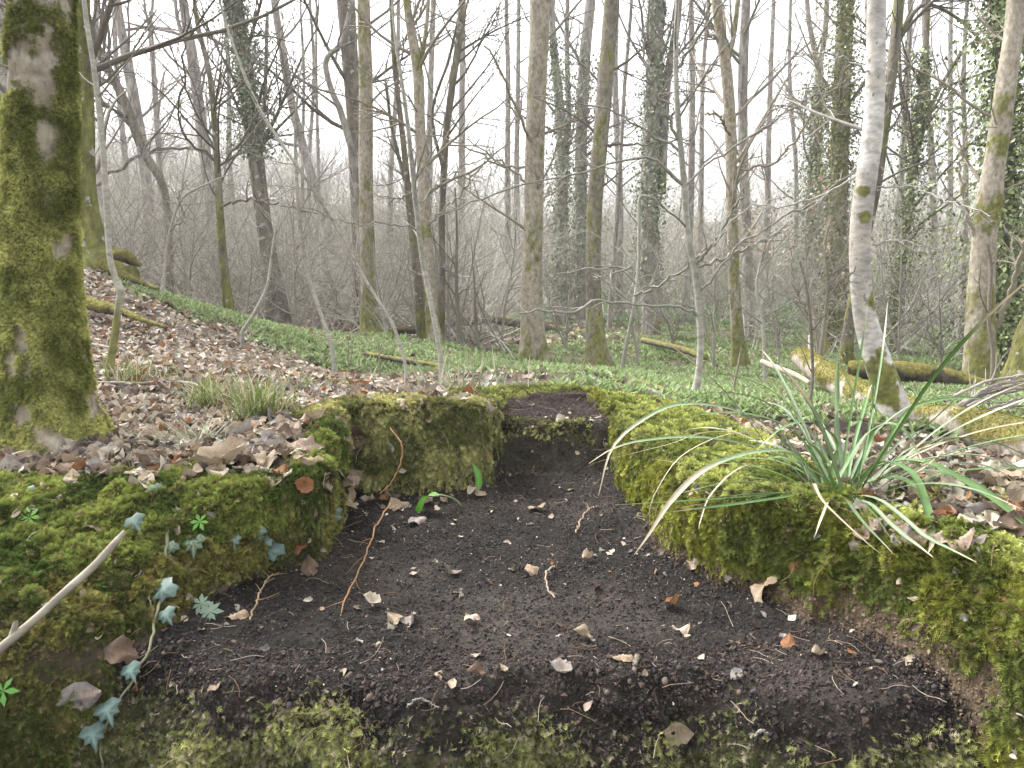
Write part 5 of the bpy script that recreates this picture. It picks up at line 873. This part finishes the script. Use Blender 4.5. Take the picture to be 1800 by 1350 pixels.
vine('thin vine dropping from the largest leaf', [(298, 850), (315, 890), (305, 920), (280, 935)], [(285, 868, 26), (250, 925, 36)], (.10, .15, .12), 4)
# little whorled plant and the broad spring leaf
for lab, u, v, s, rgb, nl in (('small rosette of narrow grey-green leaves above the dark soil, left', 378, 1078, .022, (.18, .25, .18), 8), ('second rosette of narrow grey-green leaves beside the first', 363, 1064, .018, (.18, .25, .18), 7), ('three-part bright green seedling in the moss near the left edge', 66, 915, .024, (.14, .30, .05), 6), ('bright green seedling beside the round vine loop', 360, 922, .018, (.14, .30, .05), 6), ('bright green seedling low on the left edge', 24, 1215, .02, (.10, .26, .05), 5)):
    p = hit([u], [v])[0]; A = Acc(); T = np.array([(0, 0, 0), (.2, .55, .03), (0, 1, -.1), (-.2, .55, .03)]); F = np.array([(0, 1, 2, 3)]); n_ = nrm(np.array([0, -1., .8])); e1 = np.array([1., 0, 0]); e2 = np.cross(n_, e1)
    for k in range(nl):
        a = 2*pi*k/nl+U(-.1, .1); Y = e1*cos(a)+e2*sin(a); V, FF = place(T, F, (p+np.array([0, -.02, .012]))[None], np.cross(Y, n_)[None], Y[None], n_[None], np.array([s*U(.8, 1.1)])); A.add(V, FF, np.array(rgb))
    V, F, c = A.get(); o = link('seedling', mesh('seedling', V-p, F, M_green, c)); o.location = p; tag(o, lab, 'seedling')
def broad(label, px, d, W, rgb):
    q = np.array([P(u, v, d+k*.01) for k, (u, v) in enumerate(px)]); V, F, c = blade_mesh(q, W, .3, 16, .3, rgb, 0)
    root = empty('herb', tuple(q[0]), label, 'herb'); part('leaf', V, F, M_green, root, c); return root
b_ = broad('broad bright green leaf lying at the foot of the squared block', [(770, 872), (752, 873), (742, 888), (738, 908)], 1.72, .034, (.09, .25, .03))
q = np.array([P(812, 892, 1.78), P(800, 878, 1.76), P(775, 870, 1.73), P(760, 873, 1.72)]); s = spline(q, 12); V, F = tubes(s[None], np.full((1, 12), .0022), 6); part('stalk', V, F, M_green, b_, np.array([.35, .4, .2]))
broad('small green shoot at the right corner of the squared block', [(842, 860), (840, 835), (832, 815)], 1.80, .018, (.10, .24, .04))
# ------------------------------------------------------------------ the air between the trees
HAZE = 0.002
zmin, zmax = float(GV[:, 2].min())-1, float(GV[:, 2].max())
zmax = max(zmax, 30)+12
hb = bpy.data.meshes.new('haze'); x0, x1, y0, y1 = -700., 700., -20., 175.
vs = [(x, y, z) for z in (zmin, zmax) for y in (y0, y1) for x in (x0, x1)]
hb.from_pydata(vs, [], [(0, 2, 3, 1), (4, 5, 7, 6), (0, 1, 5, 4), (2, 6, 7, 3), (0, 4, 6, 2), (1, 3, 7, 5)]); m = bpy.data.materials.new('haze_air'); m.use_nodes = True; n_ = m.node_tree; n_.nodes.clear()
ou = n_.nodes.new('ShaderNodeOutputMaterial'); pv = n_.nodes.new('ShaderNodeVolumePrincipled'); pv.inputs['Density'].default_value = HAZE; pv.inputs['Color'].default_value = (1, 1, 1, 1); pv.inputs['Anisotropy'].default_value = .2
n_.links.new(pv.outputs[0], ou.inputs['Volume']); hb.materials.append(m); 
if HAZE > 0: tag(link('haze', hb), 'faint pale haze between the far trees', 'haze', None, 'stuff')
bpy.context.view_layer.update()
print('objects', len(bpy.data.objects), 'faces', sum(len(me.polygons) for me in bpy.data.meshes))
